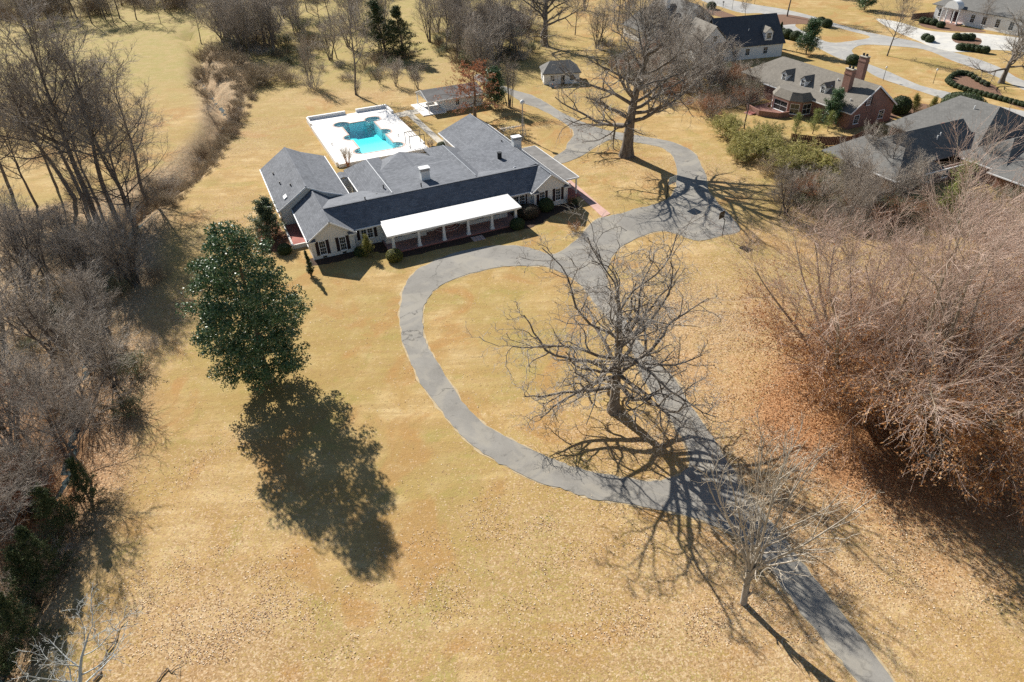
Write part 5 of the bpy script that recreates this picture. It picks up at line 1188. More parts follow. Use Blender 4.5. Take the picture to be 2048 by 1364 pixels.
evergreen('columnar', 94, 3.6, 50, (45, 15), .20, .3, 'box', 20, .10, .05, .02, .12)
evergreen('leafy', 95, 7, 40, (60, 25), .40, .5, 'lime', 16, .20, .22, .1, .05)
evergreen('goldbush', 96, 2.6, 40, (75, 25), .5, .5, 'gold', 16, .13, .12, .02, .06)
evergreen('evergreen_tree', 97, 8, 60, (85, 35), .44, .5, 'magnolia', 34, .30, .26, .10, .05)
evergreen('ivy_tree', 98, 9, 46, (70, 40), .20, .8, 'lime', 20, .20, .22, .06, .03)
# trees that keep rusty leaves
proto('rusty', 101, [((0, 0, 0), (.02, 0, 1), 7.5, .22, .04, 9, .03, .05)],
      [dict(n=22, t=(.3, 1), ang=(85, 30), len=.5, fall=.45, S=6, jit=.1, up=.03, rr=.45, tip=.3, rmin=.025),
       dict(n=8, t=(.2, 1), ang=(50, 30), len=.42, S=4, jit=.15, rr=.5, tip=.4, rmin=.015),
       dict(n=4, t=(.2, 1), ang=(48, 28), len=.5, S=2, jit=.2, rr=.6, tip=.5, rmin=.01)], 2, B['grey'], B['brown'], (8, 5, 3, 3), leaves=dict(lv=3, per=8, size=.17, mat=LF['rust'], jit=.1))
# clump of slim trunks
rg = np.random.default_rng(111)
proto('clump', 111, [((rg.normal(0, .35), rg.normal(0, .35), 0), (rg.normal(0, .12), rg.normal(0, .12), 1), 12 * rg.uniform(.85, 1.1), .14, .02, 10, .04, .05) for _ in range(7)],
      [dict(n=10, t=(.4, 1), ang=(45, 22), len=.28, fall=.6, S=5, jit=.12, up=.07, rr=.45, tip=.3, rmin=.025), dict(n=7, t=(.2, 1), ang=(45, 28), len=.45, S=4, jit=.15, up=.06, rr=.5, tip=.4, rmin=.015),
       dict(n=5, t=(.2, 1), ang=(45, 28), len=.5, S=2, jit=.15, up=.05, rr=.6, tip=.5, rmin=.011)], 2, B['grey'], B['grey_twig'], (7, 4, 3, 3))
# crepe myrtle: cinnamon stems, pale brush
rg = np.random.default_rng(121)
proto('myrtle', 121, [((.1 * math.cos(a), .1 * math.sin(a), 0), (.32 * math.cos(a), .32 * math.sin(a), 1), 2.6 * rg.uniform(.85, 1.1), .075, .04, 6, .05, .05) for a in np.arange(7) * .9],
      [dict(n=9, t=(.6, 1), ang=(45, 20), len=.5, S=4, jit=.1, up=.08, rr=.5, tip=.4, rmin=.018), dict(n=6, t=(.2, 1), ang=(40, 25), len=.5, S=3, jit=.12, up=.06, rr=.6, tip=.5, rmin=.011)], 1, B['red'], B['pale_twig'], (6, 4, 3))
# dead silver tree
proto('dead', 131, [((0, 0, 0), (.1, .1, 1), 6.5, .18, .04, 8, .07, .03)],
      [dict(n=11, t=(.2, 1), ang=(70, 30), len=.6, fall=.6, S=7, jit=.12, up=.05, rr=.55, tip=.25, rmin=.03), dict(n=10, t=(.2, 1), ang=(60, 40), len=.34, fall=.8, S=5, jit=.16, up=.04, rr=.5, tip=.3, rmin=.018),
       dict(n=5, t=(.3, 1), ang=(55, 40), len=.4, S=3, jit=.18, rr=.6, tip=.4, rmin=.012)], 2, B['silver'], B['silver'], (7, 5, 4, 3))
# shrubs: many arching stems
def shrub(name, sd, n, h, spread, mat, rmin=.012, leaf=None, arch=-.03, per=6, size=.12, sub=6):
    rg = np.random.default_rng(sd); st = []
    for k in range(n):
        a = rg.uniform(0, 6.28); q = rg.uniform(0, 1) ** .7
        st.append(((q * spread * .45 * math.cos(a), q * spread * .45 * math.sin(a), 0), (q * .75 * math.cos(a) + rg.normal(0, .12), q * .75 * math.sin(a) + rg.normal(0, .12), 1), h * rg.uniform(.6, 1.15), .03, .012, 7, .10, arch))
    proto(name, sd, st, [dict(n=sub, t=(.2, 1), ang=(45, 30), len=.42, fall=.7, S=4, jit=.16, up=.03, rr=.7, tip=.5, rmin=rmin), dict(n=5, t=(.15, 1), ang=(45, 30), len=.5, S=2, jit=.2, up=.02, rr=.7, tip=.6, rmin=rmin * .8)], 1, mat, mat, (4, 3, 3),
          leaves=dict(lv=2, per=per, size=size, mat=LF[leaf], jit=.12) if leaf else None)
shrub('scrub0', 141, 34, 3.0, 3.2, B['brown']); shrub('scrub1', 142, 40, 2.6, 3.6, B['tan']); shrub('scrub2', 143, 36, 3.6, 3.0, B['brush'])
shrub('bamboo', 144, 46, 4.4, 3.4, B['tan'], .014, 'bamboo', .0, 9, .26, 6)
shrub('greenscrub', 145, 34, 2.6, 3.2, B['brown'], .012, 'holly', -.02, 3, .16, 6)
shrub('rustscrub', 146, 34, 2.8, 3.4, B['brown'], .012, 'rust', -.02, 2, .14, 6)
shrub('vinemound', 147, 70, 3.8, 4.6, B['tan'], .016, None, -.09, 6, .1, 8)
# clipped shrubs: a tight shell of small leaves over a dark heart
def clipped(name, sd, rx, rz, leaf, n=2600, size=.11, zc=.5):
    rng = np.random.default_rng(sd); d = unit(rng.normal(0, 1, (n, 3))); d = d[d[:, 2] > -.75]
    wob = 1 + .05 * np.sin(d[:, 0] * 5 + sd) * np.cos(d[:, 1] * 6) + rng.normal(0, .018, len(d))
    P = d * np.array([rx, rx, rz]) * wob[:, None] + np.array([0, 0, rz * .75])
    v, f = leaf_quads(rng, P, size, 0, .6, d); fol = np_mesh(name + '_foliage', v, f, LF[leaf])
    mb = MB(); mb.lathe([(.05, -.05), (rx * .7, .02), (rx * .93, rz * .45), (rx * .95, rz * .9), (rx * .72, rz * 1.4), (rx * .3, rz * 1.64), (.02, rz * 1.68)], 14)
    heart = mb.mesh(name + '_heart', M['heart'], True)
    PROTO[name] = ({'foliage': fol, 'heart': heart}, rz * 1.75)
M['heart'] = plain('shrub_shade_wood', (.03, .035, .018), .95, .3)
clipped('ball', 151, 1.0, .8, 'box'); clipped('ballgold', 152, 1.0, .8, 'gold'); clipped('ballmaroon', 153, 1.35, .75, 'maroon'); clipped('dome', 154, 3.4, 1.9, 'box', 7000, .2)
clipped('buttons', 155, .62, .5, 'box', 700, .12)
# ================================================================== VEGETATION: what stands where
OAKS, LEFT, BACK, RIGHT, STREET, SHRUB = 'great oaks', 'bare trees of the creek wood', 'bare trees behind the pool and garden', 'trees along the right boundary', 'street trees', 'clipped shrubs of the house front'
plant('oak', 1228, 822, height_of((1228, 822), (1290, 425)), 40, 'gnarled bare oak with spreading limbs inside the driveway loop', 'oak_tree', 'tree', OAKS, 1.34)
plant('oak_tall', 1253, 312, 30, 10, 'massive bare oak with thick trunk beside the basketball court', 'oak_tree', 'tree', OAKS, 1.12)
plant('vase', 1487, 1206, height_of((1487, 1206), (1585, 815)), 120, 'small pale bare tree leaning over the lower driveway', 'bare_tree', 'tree', None, .86)
plant('magnolia', 538, 764, 19.0, 15, 'tall glossy dark green magnolia on the front lawn', 'magnolia_tree', 'tree')
plant('beech0', 1862, 905, 29, 0, 'broad grey beech with copper leaves low down near the right edge', 'beech_tree', 'tree', RIGHT, .98)
plant('beech0', 1690, 815, 23, 130, 'grey many-stemmed beech shedding copper leaves beside the long drive', 'beech_tree', 'tree', RIGHT, 1.1)
plant('brush0', 1700, 385, 9, 33, 'tan twiggy tree left of the hipped house corner', 'bare_tree', 'tree', RIGHT)
plant('brush1', 1805, 405, 8.5, 73, 'tan twiggy tree before the middle of the hipped house', 'bare_tree', 'tree', RIGHT)
plant('bare1', 1770, 372, 11, 110, 'slim bare tree whose twigs cross the dark hipped roof', 'bare_tree', 'tree', RIGHT)
plant('beech0', 2065, 770, 27, 230, 'grey beech crown cut off by the right edge', 'beech_tree', 'tree', RIGHT)
# --- left wood
L_ = [('bare0', 150, 398, 25, 20, 'lone leaning bare tree with forked trunk on the creek bank', (0, -6)), ('bare2', 24, 388, 22, 80, 'dark trunked bare tree at the left edge beside the pasture', (0, 0)), ('bare1', 190, 430, 29, 200, 'tallest bare tree of the trunk cluster at the creek bend', (2, -5)),
      ('bare0', 222, 410, 27, 130, 'bare tree with straight trunk in the middle of the creek-bend cluster', (0, -2)), ('bare2', 258, 436, 22, 310, 'bare tree with low wide limbs on the lawn side of the creek-bend cluster', (0, 4)), ('bare1', 168, 400, 21, 20, 'slim bare tree behind the creek-bend cluster', (-3, -8)),
      ('bare2', 262, 452, 15, 50, 'short bare tree nearest the magnolia at the creek bend', (0, 5)), ('brush0', 62, 560, 13, 0, 'feathery grey tree at the left edge below the pasture', (0, 0)), ('brush1', 170, 560, 12, 40, 'feathery grey tree with flat crown below the creek-bend trunks', (0, 0)),
      ('brush2', -20, 660, 14, 90, 'feathery grey tree crown cut by the left edge at mid height', (0, 0)), ('brush0', 110, 690, 13, 140, 'dense grey brush tree in the middle of the left wood', (0, 0)), ('brush1', 205, 660, 10, 200, 'grey brush tree at the lawn edge opposite the magnolia', (0, 0)),
      ('bare1', 40, 770, 15, 250, 'bare tree with dark trunk deep in the left wood', (0, 0)), ('brush2', 160, 800, 12, 300, 'pale twiggy tree above the green bush of the left wood', (0, 0)), ('brush0', 235, 770, 9, 10, 'low grey twiggy tree beside the yellow-green bush', (0, 0)),
      ('bare0', 120, 890, 15, 60, 'bare tree with thick dark trunk casting shadow over the leafy lawn edge', (0, 3)), ('brush1', 30, 900, 12, 100, 'brownish twiggy tree near the left edge above the cedars', (0, 0)), ('bare2', 180, 960, 13, 150, 'bare tree standing between the cedars of the left wood', (0, 3)),
      ('rusty', 60, 1000, 8, 30, 'tree with rusty dead leaves low on the left edge', (0, 0)), ('rusty', 20, 880, 9, 190, 'rust-leaved tree at the left edge under bare crowns', (0, 0)), ('bare1', 70, 1090, 14, 210, 'bare tree rising behind the dark cedars at lower left', (0, 2)),
      ('bare0', -30, 1180, 15, 300, 'bare tree at the lower left corner edge of the photo', (0, 5))]
for k, x, y, h, r, lb, ln in L_: plant(k, x, y, h * (1.14 if y < 470 else 1), r, lb, 'bare_tree' if k[0] == 'b' else 'leafy_tree', 'tree', LEFT, 1.22 if k[:2] == 'ba' else 1.1, ln)
for k, x, y, h, r, lb in [('cedar0', 185, 1010, 7, 0, 'dark cedar at the lawn edge, uppermost of the lower left group'), ('cedar1', 140, 1060, 8, 50, 'dark cedar in the middle of the lower left group'), ('cedar0', 110, 1150, 8, 90, 'dark cedar beside the shaded lawn at lower left'), ('cedar1', 55, 1180, 8.5, 200, 'broad dark cedar against the left edge'),
                          ('cedar0', 60, 1290, 8, 10, 'dark cedar above the dead silver branches'), ('cedar1', 0, 1330, 8, 100, 'dark cedar in the bottom left corner')]:
    plant(k, x, y, h * .78, r, lb, 'cedar_tree', 'tree', 'dark cedars at lower left')
plant('dead', 150, 1450, 8.5, 10, 'silver dead tree with bare branches in the bottom left corner', 'dead_tree', 'tree', None, 1.25, (-8, 14))
# --- behind pool and garden
for k, x, y, h, r, lb in [('bare1', 712, 190, 23, 40, 'upright bare tree standing alone behind the pool'), ('bare2', 500, 112, 17, 0, 'bare tree amid the vine tangle by the creek head'), ('bare0', 548, 104, 21, 90, 'tall bare tree behind the vine mounds'), ('bare1', 470, 118, 15, 150, 'bare tree beside the creek head with low twigs'),
    ('bare2', 590, 70, 18, 200, 'bare tree far behind the vine-draped tree'), ('bare0', 440, 55, 16, 250, 'bare tree at the far pasture edge above the creek'), ('bare1', 400, 78, 14, 20, 'small bare tree with dark base beside the creek head'), ('bare2', 322, 48, 13, 300, 'bare tree alone in the far pasture'),
    ('bare0', 660, 45, 17, 320, 'bare tree at the top edge left of the cedars'), ('brush0', 862, 84, 15, 0, 'leftmost grey twiggy tree of the wood behind the pavilion'), ('bare1', 893, 104, 17, 60, 'slim bare tree second into the wood behind the pavilion'), ('brush1', 912, 62, 15, 120, 'grey twiggy tree deep in the wood behind the pavilion'),
    ('bare2', 938, 116, 16, 200, 'bare tree above the pavilion roof'), ('brush2', 965, 142, 11, 250, 'low grey tree just behind the rust-leaved oak'), ('bare0', 985, 104, 17, 310, 'bare tree in front of the hidden brown roof'), ('brush0', 1040, 116, 12, 40, 'low grey tree left of the white cottage'),
    ('bare2', 1150, 70, 17, 0, 'bare tree behind the white cottage'), ('brush1', 1195, 96, 14, 50, 'grey twiggy tree right of the white cottage'), ('bare1', 1235, 60, 19, 100, 'bare tree behind the massive oak crown'), ('brush2', 1305, 86, 13, 150, 'grey tree between the massive oak and the grey house'),
    ('bare0', 1010, 40, 18, 210, 'bare tree at the top edge above the hidden brown roof'), ('brush0', 1340, 150, 10, 260, 'twiggy grey tree at the left gable of the white house'), ('brush1', 1290, 190, 9, 300, 'low grey tree beside the massive oak trunk'),
    ('brush2', 1395, 190, 8, 20, 'low twiggy tree in the hedge below the white house'), ('bare2', 1170, 10, 18, 30, 'bare tree at the top edge above the white cottage'), ('bare1', 870, 20, 18, 280, 'bare tree at the top edge behind the twiggy wood')]:
    plant(k, x, y, h, r, lb, 'bare_tree', 'tree', BACK)
plant('oak_tall', 1090, 92, 26, 140, 'big dark oak near the top behind the garden', 'oak_tree', 'tree', OAKS)
plant('clump', 1018, 214, 12, 0, 'clump of slim bare trunks beside the back drive', 'bare_tree', 'tree', BACK)
plant('rusty', 950, 235, 12, 0, 'rust-leaved oak beside the pavilion', 'oak_tree', 'tree', None, 1.45)
plant('evergreen_tree', 990, 215, 8.5, 60, 'dark evergreen tree between pavilion and slim trunk clump', 'evergreen_tree', 'tree')
for k, x, y, h, r, lb in [('cedar1', 772, 108, 14, 0, 'olive cedar behind the pool, the left of two'), ('cedar0', 808, 116, 13, 60, 'dark cedar behind the pool, the right of two')]: plant(k, x, y, h, r, lb, 'cedar_tree', 'tree', 'cedars behind the pool', 1.45)
for x, y, h, r, lb in [(716, 192, 5, 0, 'small bare tree at the foot of the upright tree behind the pool'), (792, 172, 7, 80, 'spreading bare small tree left of the pavilion'), (760, 168, 5, 160, 'little bare tree midway between pool and cedars'), (835, 178, 6, 240, 'bare small tree just left of the pavilion roof')]:
    plant('brush1' if r % 160 else 'brush2', x, y, h, r, lb, 'bare_tree', 'tree', BACK)
plant('scrub2', 625, 178, 5.0, 0, 'tangle of stems at the foot of the vine-draped tree', 'vine_tangle', 'shrub', None, 1.1)
plant('brush1', 622, 172, 13.5, 30, 'tree draped in brown vines left of the pool', 'vine_draped_tree', 'tree', None, .6)
plant('myrtle', 697, 334, 4.4, 0, 'pruned crepe myrtle with cinnamon stems beside the pool', 'crepe_myrtle', 'tree')
plant('myrtle', 862, 302, 3.0, 90, 'small crepe myrtle beside the pergola', 'crepe_myrtle', 'tree')
# --- right side
for k, x, y, h, r, lb, ln in [('bare2', 1655, 590, 15, 0, 'bare tree with dark crooked trunk leaning over the leafy lawn', (0, -12)), ('bare1', 1488, 258, 13, 90, 'pale slim bare tree before the brick house patio', (0, 5)), ('brush0', 1748, 345, 9, 40, 'tan twiggy tree in front of the hipped roofs', (0, 0)), ('bare0', 1690, 470, 13, 150, 'bare tree above the beech crowns', (0, 0)),
                              ('brush1', 1570, 430, 8, 220, 'grey twiggy tree at the corner of the leafy lawn', (0, 0)), ('brush2', 1830, 390, 6, 260, 'reddish twiggy tree below the dark hipped roof', (0, 0)), ('brush0', 1965, 470, 8, 10, 'bare twiggy tree near the right edge fence', (0, 0)), ('bare1', 1950, 350, 9, 300, 'slim bare tree beside the ivy-clad tree', (0, 0)), ('brush2', 1640, 420, 8, 70, 'tan twiggy tree behind the bamboo', (0, 0)), ('brush1', 1720, 250, 5.5, 70, 'small bare tree before the brick gable', (0, 0))]:
    plant(k, x, y, h, r, lb, 'bare_tree', 'tree', RIGHT, 1.0, ln)
plant('ivy_tree', 1888, 440, 9.5, 0, 'tree clad in light green ivy before the hipped house', 'ivy_tree', 'tree', RIGHT, 1.1)
for x, y, h, r, lb in [(1455, 268, 4.0, 0, 'yellow-green bamboo clump nearest the massive oak'), (1500, 300, 4.4, 40, 'yellow-green bamboo clump at the lawn edge'), (1550, 318, 4.2, 90, 'bamboo clump in the middle of the boundary hedge'), (1605, 325, 4, 130, 'olive bamboo clump below the board fence'), (1530, 280, 3.6, 200, 'bamboo clump below the brick house patio'), (1650, 345, 3.8, 250, 'last olive bamboo clump before the hipped house')]:
    plant('bamboo', x, y, h, r, lb, 'bamboo_clump', 'bamboo', 'bamboo along the boundary', 1.4)
plant('bamboo', 1575, 345, 3.6, 300, 'bamboo clump at the lowest point of the boundary hedge', 'bamboo_clump', 'bamboo', 'bamboo along the boundary', 1.3)
plant('bamboo', 1480, 318, 3.2, 20, 'bamboo clump leaning over the leafy lawn edge', 'bamboo_clump', 'bamboo', 'bamboo along the boundary', 1.3)
for x, y, h, r, lb in [(1590, 272, 4.5, 0, 'bright leafy bush left of the brick house corner'), (1625, 268, 5, 90, 'bright leafy bush under the brick house eave'), (1655, 262, 4, 200, 'small bright bush at the brick house corner')]: plant('leafy', x, y, h, r, lb, 'leafy_bush', 'bush', 'leafy bushes at the brick house')
plant('evergreen_tree', 1663, 250, 7, 0, 'glossy young magnolia against the brick house roof', 'magnolia_tree', 'tree')
plant('evergreen_tree', 1612, 108, 8.5, 90, 'round dark evergreen between the white and brick houses', 'evergreen_tree', 'tree', None, 1.0)
plant('evergreen_tree', 1728, 20, 9, 200, 'dark evergreen behind the island tree at the top', 'evergreen_tree', 'tree', None, 1.2)
plant('bare2', 1774, 112, 17, 0, 'bare tree with curving limbs on the street island', 'bare_tree', 'tree', STREET, 1.15)
plant('oak_tall', 2002, 166, 17, 60, 'stout bare tree above the oval shrub bed', 'bare_tree', 'tree', STREET)
plant('bare0', 1574, 33, 22, 120, 'tall bare street tree with thick trunk at the top', 'bare_tree', 'tree', STREET)
plant('bare1', 1960, 60, 9, 40, 'small bare tree before the columned house', 'bare_tree', 'tree', STREET)
plant('bare1', 1490, 40, 8, 200, 'small bare tree on the verge behind the slate roof', 'bare_tree', 'tree', STREET)
for x, y, h, r, lb in [(1470, 130, 6, 0, 'bare shrub tree against the white house wall'), (1415, 150, 6, 80, 'bare shrub tree below the white gable')]: plant('brush0', x, y, h, r, lb, 'bare_tree', 'tree', BACK)
# woods too dense to tell the trees apart
rw = np.random.default_rng(99)
def wood(poly, n, h, label, group):
    P = np.array(poly, float); lo, hi = P.min(0), P.max(0); q = rw.uniform(lo, hi, (400, 2)); q = q[inside(q, P)][:n]
    for i, (x, y) in enumerate(q): plant(('brush%d' % (i % 3)) if (i % 3 and h < 17) else 'bare%d' % (i // 3 % 3), x, y, h * rw.uniform(.8, 1.25), rw.uniform(0, 360), label, 'bare_tree', 'tree', group, 1.1)
wood([(850, 40), (1060, 30), (1070, 120), (960, 150), (880, 120)], 24, 14, 'grey bare tree in the dense wood behind the pavilion', 'dense wood behind the pavilion')
wood([(420, 20), (640, 10), (650, 90), (560, 120), (450, 100)], 22, 15, 'grey bare tree in the thicket behind the vine mounds', 'thicket behind the vine mounds')
wood([(1160, 20), (1340, 10), (1420, 110), (1480, 180), (1380, 210), (1240, 130)], 24, 11, 'grey bare tree in the screen between the oak and the white house', 'tree screen before the white house')
wood([(-60, 60), (60, 0), (360, -10), (380, 24), (120, 70)], 28, 18, 'grey bare tree of the far wood beyond the pasture', 'far wood beyond the pasture')
wood([(-40, 400), (60, 330), (170, 360), (300, 350), (330, 390), (240, 440), (120, 420)], 6, 22, 'bare tree among the tall trunks of the creek bank', 'tall trunks of the creek bank')
wood([(380, 60), (460, 30), (640, 20), (840, 60), (820, 120), (680, 130), (560, 110), (430, 110)], 12, 15, 'bare tree scattered in the thicket edge above the pool', 'thicket edge above the pool')
wood([(-80, 430), (260, 440), (290, 640), (250, 840), (120, 1000), (-80, 1100)], 14, 11, 'twiggy bare tree inside the left wood', 'twiggy trees of the left wood')
wood([(1540, 360), (1700, 370), (1880, 430), (1760, 480), (1620, 440)], 7, 7, 'twiggy bare tree in the boundary brush', 'twiggy trees of the right boundary')
# --- far trees along the top
for i, (x, y, h, lb) in enumerate([(40, 20, 17, 'far bare tree in the top left corner'), (110, 8, 17, 'far bare tree second from the top left corner'), (190, 12, 16, 'far bare tree above the tall creek trunks'), (270, 6, 16, 'far bare tree at the top above the pasture'), (350, 2, 16, 'far bare tree at the top left of the pasture lane'), (420, -8, 16, 'far bare tree at the top above the creek head'),
        (520, 0, 15, 'far bare tree at the top behind the vine mounds'), (600, -6, 15, 'far bare tree at the top left of the green meadow'), (700, -14, 15, 'far bare tree at the top beyond the green meadow'), (900, -12, 15, 'far bare tree at the top behind the twiggy wood'), (1060, -10, 16, 'far bare tree at the top left of the big dark oak'), (1290, 0, 15, 'far bare tree at the top left of the grey house'), (1640, -8, 12, 'far bare tree at the top beyond the street')]):
    plant(('bare%d' % (i % 3)) if i % 2 else 'brush%d' % (i % 3), x, y, h, i * 47, lb, 'bare_tree', 'tree', 'far bare trees along the top')
# --- clipped and garden shrubs
def bush(kind, px, py, w, label, name='clipped_shrub', group=None, sz=1.0, z=0.0):
    top = PROTO[kind][1]; r0 = {'ball': 1.0, 'ballgold': 1.0, 'ballmaroon': 1.35, 'dome': 3.4, 'buttons': .62}[kind]
    s = w / 2 / r0; p = G(px, py); o = empty(name, (p[0], p[1], z), R((px * 37 + py * 11) % 360)); o.scale = (s, s, s * sz); tag(o, label, 'shrub', group)
    for k, me in PROTO[kind][0].items(): link(k, me, o)
    PLANTED.append((p[0], p[1])); return o
bush('ballgold', 790, 520, 2.3, 'golden-topped ball shrub at the left end of the porch', 'clipped_shrub', SHRUB)
bush('ball', 1035, 456, 2.2, 'green ball shrub at the right end of the porch', 'clipped_shrub', SHRUB)
bush('ball', 1092, 420, 2.4, 'tall green ball shrub under the right gable windows', 'clipped_shrub', SHRUB, 1.15)
bush('ballmaroon', 1056, 432, 3.6, 'wide brown clipped shrub beside the porch end', 'clipped_shrub', SHRUB)
bush('ball', 571, 506, 2.0, 'small green shrub beside the side porch', 'clipped_shrub', SHRUB)
bush('ball', 722, 510, 1.8, 'low dark shrub in the corner by the left gable', 'clipped_shrub', SHRUB)
bush('ball', 1147, 408, 1.3, 'small green shrub at the carport corner', 'clipped_shrub', SHRUB)
bush('ball', 885, 300, 2.2, 'round shrub beside the garden path near the pergola', 'clipped_shrub', SHRUB)
bush('ball', 868, 304, 1.6, 'little round shrub right beside the pergola post', 'clipped_shrub', SHRUB)
bush('dome', 1920, 226, 8.0, 'huge clipped dome shrub beside the hipped house', 'clipped_shrub', None)
bush('ball', 1797, 226, 4.0, 'dark round shrub at the brick gable corner', 'clipped_shrub', None, 1.2)
for x, y, lb in ((1558, 72, 'round hedge shrub nearest the white house drive'), (1573, 76, 'middle round hedge shrub by the white house lawn'), (1590, 80, 'round hedge shrub beside the round evergreen')): bush('ball', x, y, 3.4, lb, 'clipped_shrub', 'hedge shrubs at the white house lawn')
bush('ball', 1704, 128, 3.2, 'round shrub behind the brick chimneys', 'clipped_shrub')
plant('columnar', 622, 551, 3.9, 0, 'slim columnar evergreen at the left corner of the house', 'columnar_evergreen', 'shrub', None, 1.2)
plant('columnar', 1553, 96, 6.5, 50, 'slim columnar evergreen at the end of the slate roof', 'columnar_evergreen', 'shrub', None, 1.1)
plant('holly', 538, 472, 6.0, 0, 'broad grey-green holly at the left side of the house', 'holly_tree', 'tree', None, 1.3)
plant('goldbush', 738, 512, 3.3, 0, 'yellow-green leafy shrub beside the left gable', 'leafy_shrub', 'shrub')
plant('goldbush', 1827, 226, 4.0, 60, 'small golden bush left of two on the neighbour bed', 'leafy_shrub', 'shrub', None, .9)
plant('goldbush', 1860, 228, 3.8, 160, 'small golden bush right of two on the neighbour bed', 'leafy_shrub', 'shrub', None, .9)
plant('rustscrub', 1150, 462, 1.8, 30, 'bare twiggy shrub in front of the right gable', 'bare_shrub', 'shrub')
plant('rustscrub', 1140, 410, 1.8, 130, 'copper ornamental shrub at the carport post', 'bare_shrub', 'shrub', None, .6)
ring = smooth_poly([(1898, 160), (1908, 152), (1922, 149), (1940, 153), (1955, 163), (1972, 172)], 2, False).tolist() + smooth_poly([(1895, 164), (1904, 172), (1930, 182), (1960, 190), (1990, 198), (2020, 206), (2046, 213)], 3, False).tolist()
for i, (x, y) in enumerate(ring): bush('buttons', x, y, 1.4, 'small clipped shrub in the ring round the oval bed', 'clipped_shrub', 'ring of clipped shrubs round the oval bed')
for i, (x, y) in enumerate([(1845, 46), (1856, 48), (1866, 50), (1880, 55), (1912, 79), (1926, 80), (1940, 80), (1920, 100), (1932, 101), (1943, 102), (1955, 104), (1968, 106), (1850, 80), (1858, 84)]): bush('buttons', x, y, 2.4, 'small clipped shrub round the white forecourt', 'clipped_shrub', 'clipped shrubs round the forecourt')
for x, y, lb in ((1640, 50, 'dark low shrub left under the street tree'), (1652, 54, 'dark low shrub right under the street tree'), (1422, 18, 'round shrub at the bend of the narrow bed')): bush('ball', x, y, 3.2, lb, 'clipped_shrub')
# --- undergrowth: masses nobody could count, one object each
def merged(kind):
    """one mesh of all parts of a scrub plant"""
    V, F, MI, mats, n = [], [], [], [], 0
    for me in PROTO[kind][0].values():
        co = np.empty(len(me.vertices) * 3, np.float32); me.vertices.foreach_get('co', co)
        fi = np.empty(len(me.loops), np.int32); me.loops.foreach_get('vertex_index', fi); fi = fi.reshape(-1, 4)
        if me.materials[0] not in mats: mats.append(me.materials[0])
        V.append(co.reshape(-1, 3)); F.append(fi + n); MI.append(np.full(len(fi), mats.index(me.materials[0]), np.int32)); n += len(co) // 3
    out = np_mesh(kind, np.concatenate(V), np.concatenate(F), mats[0], True)
    for m_ in mats[1:]: out.materials.append(m_)
    out.polygons.foreach_set('material_index', np.concatenate(MI)); out.update()
    return out
SCRUB = {}
for k, x, y, h, lb in [('scrub0', 318, 560, 2.4, 'brown twiggy shrub at the lawn edge left of the magnolia'), ('scrub1', 455, 262, 1.8, 'tan brush shrub on the creek bank above the lawn'), ('scrub2', 302, 700, 2.2, 'grey twiggy shrub at the wood edge below the magnolia'),
                       ('greenscrub', 268, 742, 3.2, 'yellow-green bush at the edge of the left wood'), ('rustscrub', 1835, 345, 3.0, 'rusty twiggy shrub below the dark hipped roof'), ('vinemound', 520, 172, 5.4, 'rounded mound of brown vines left of the vine-draped tree')]:
    p = G(x, y); o = link('bare_shrub', merged(k), None, (p[0], p[1], float(terrain_z(np.array([p[:2]]))[0]))); s = h / PROTO[k][1]; o.scale = (s, s, s); tag(o, lb, 'shrub', 'shrubs at the edges of the woods'); SCRUB[k] = o
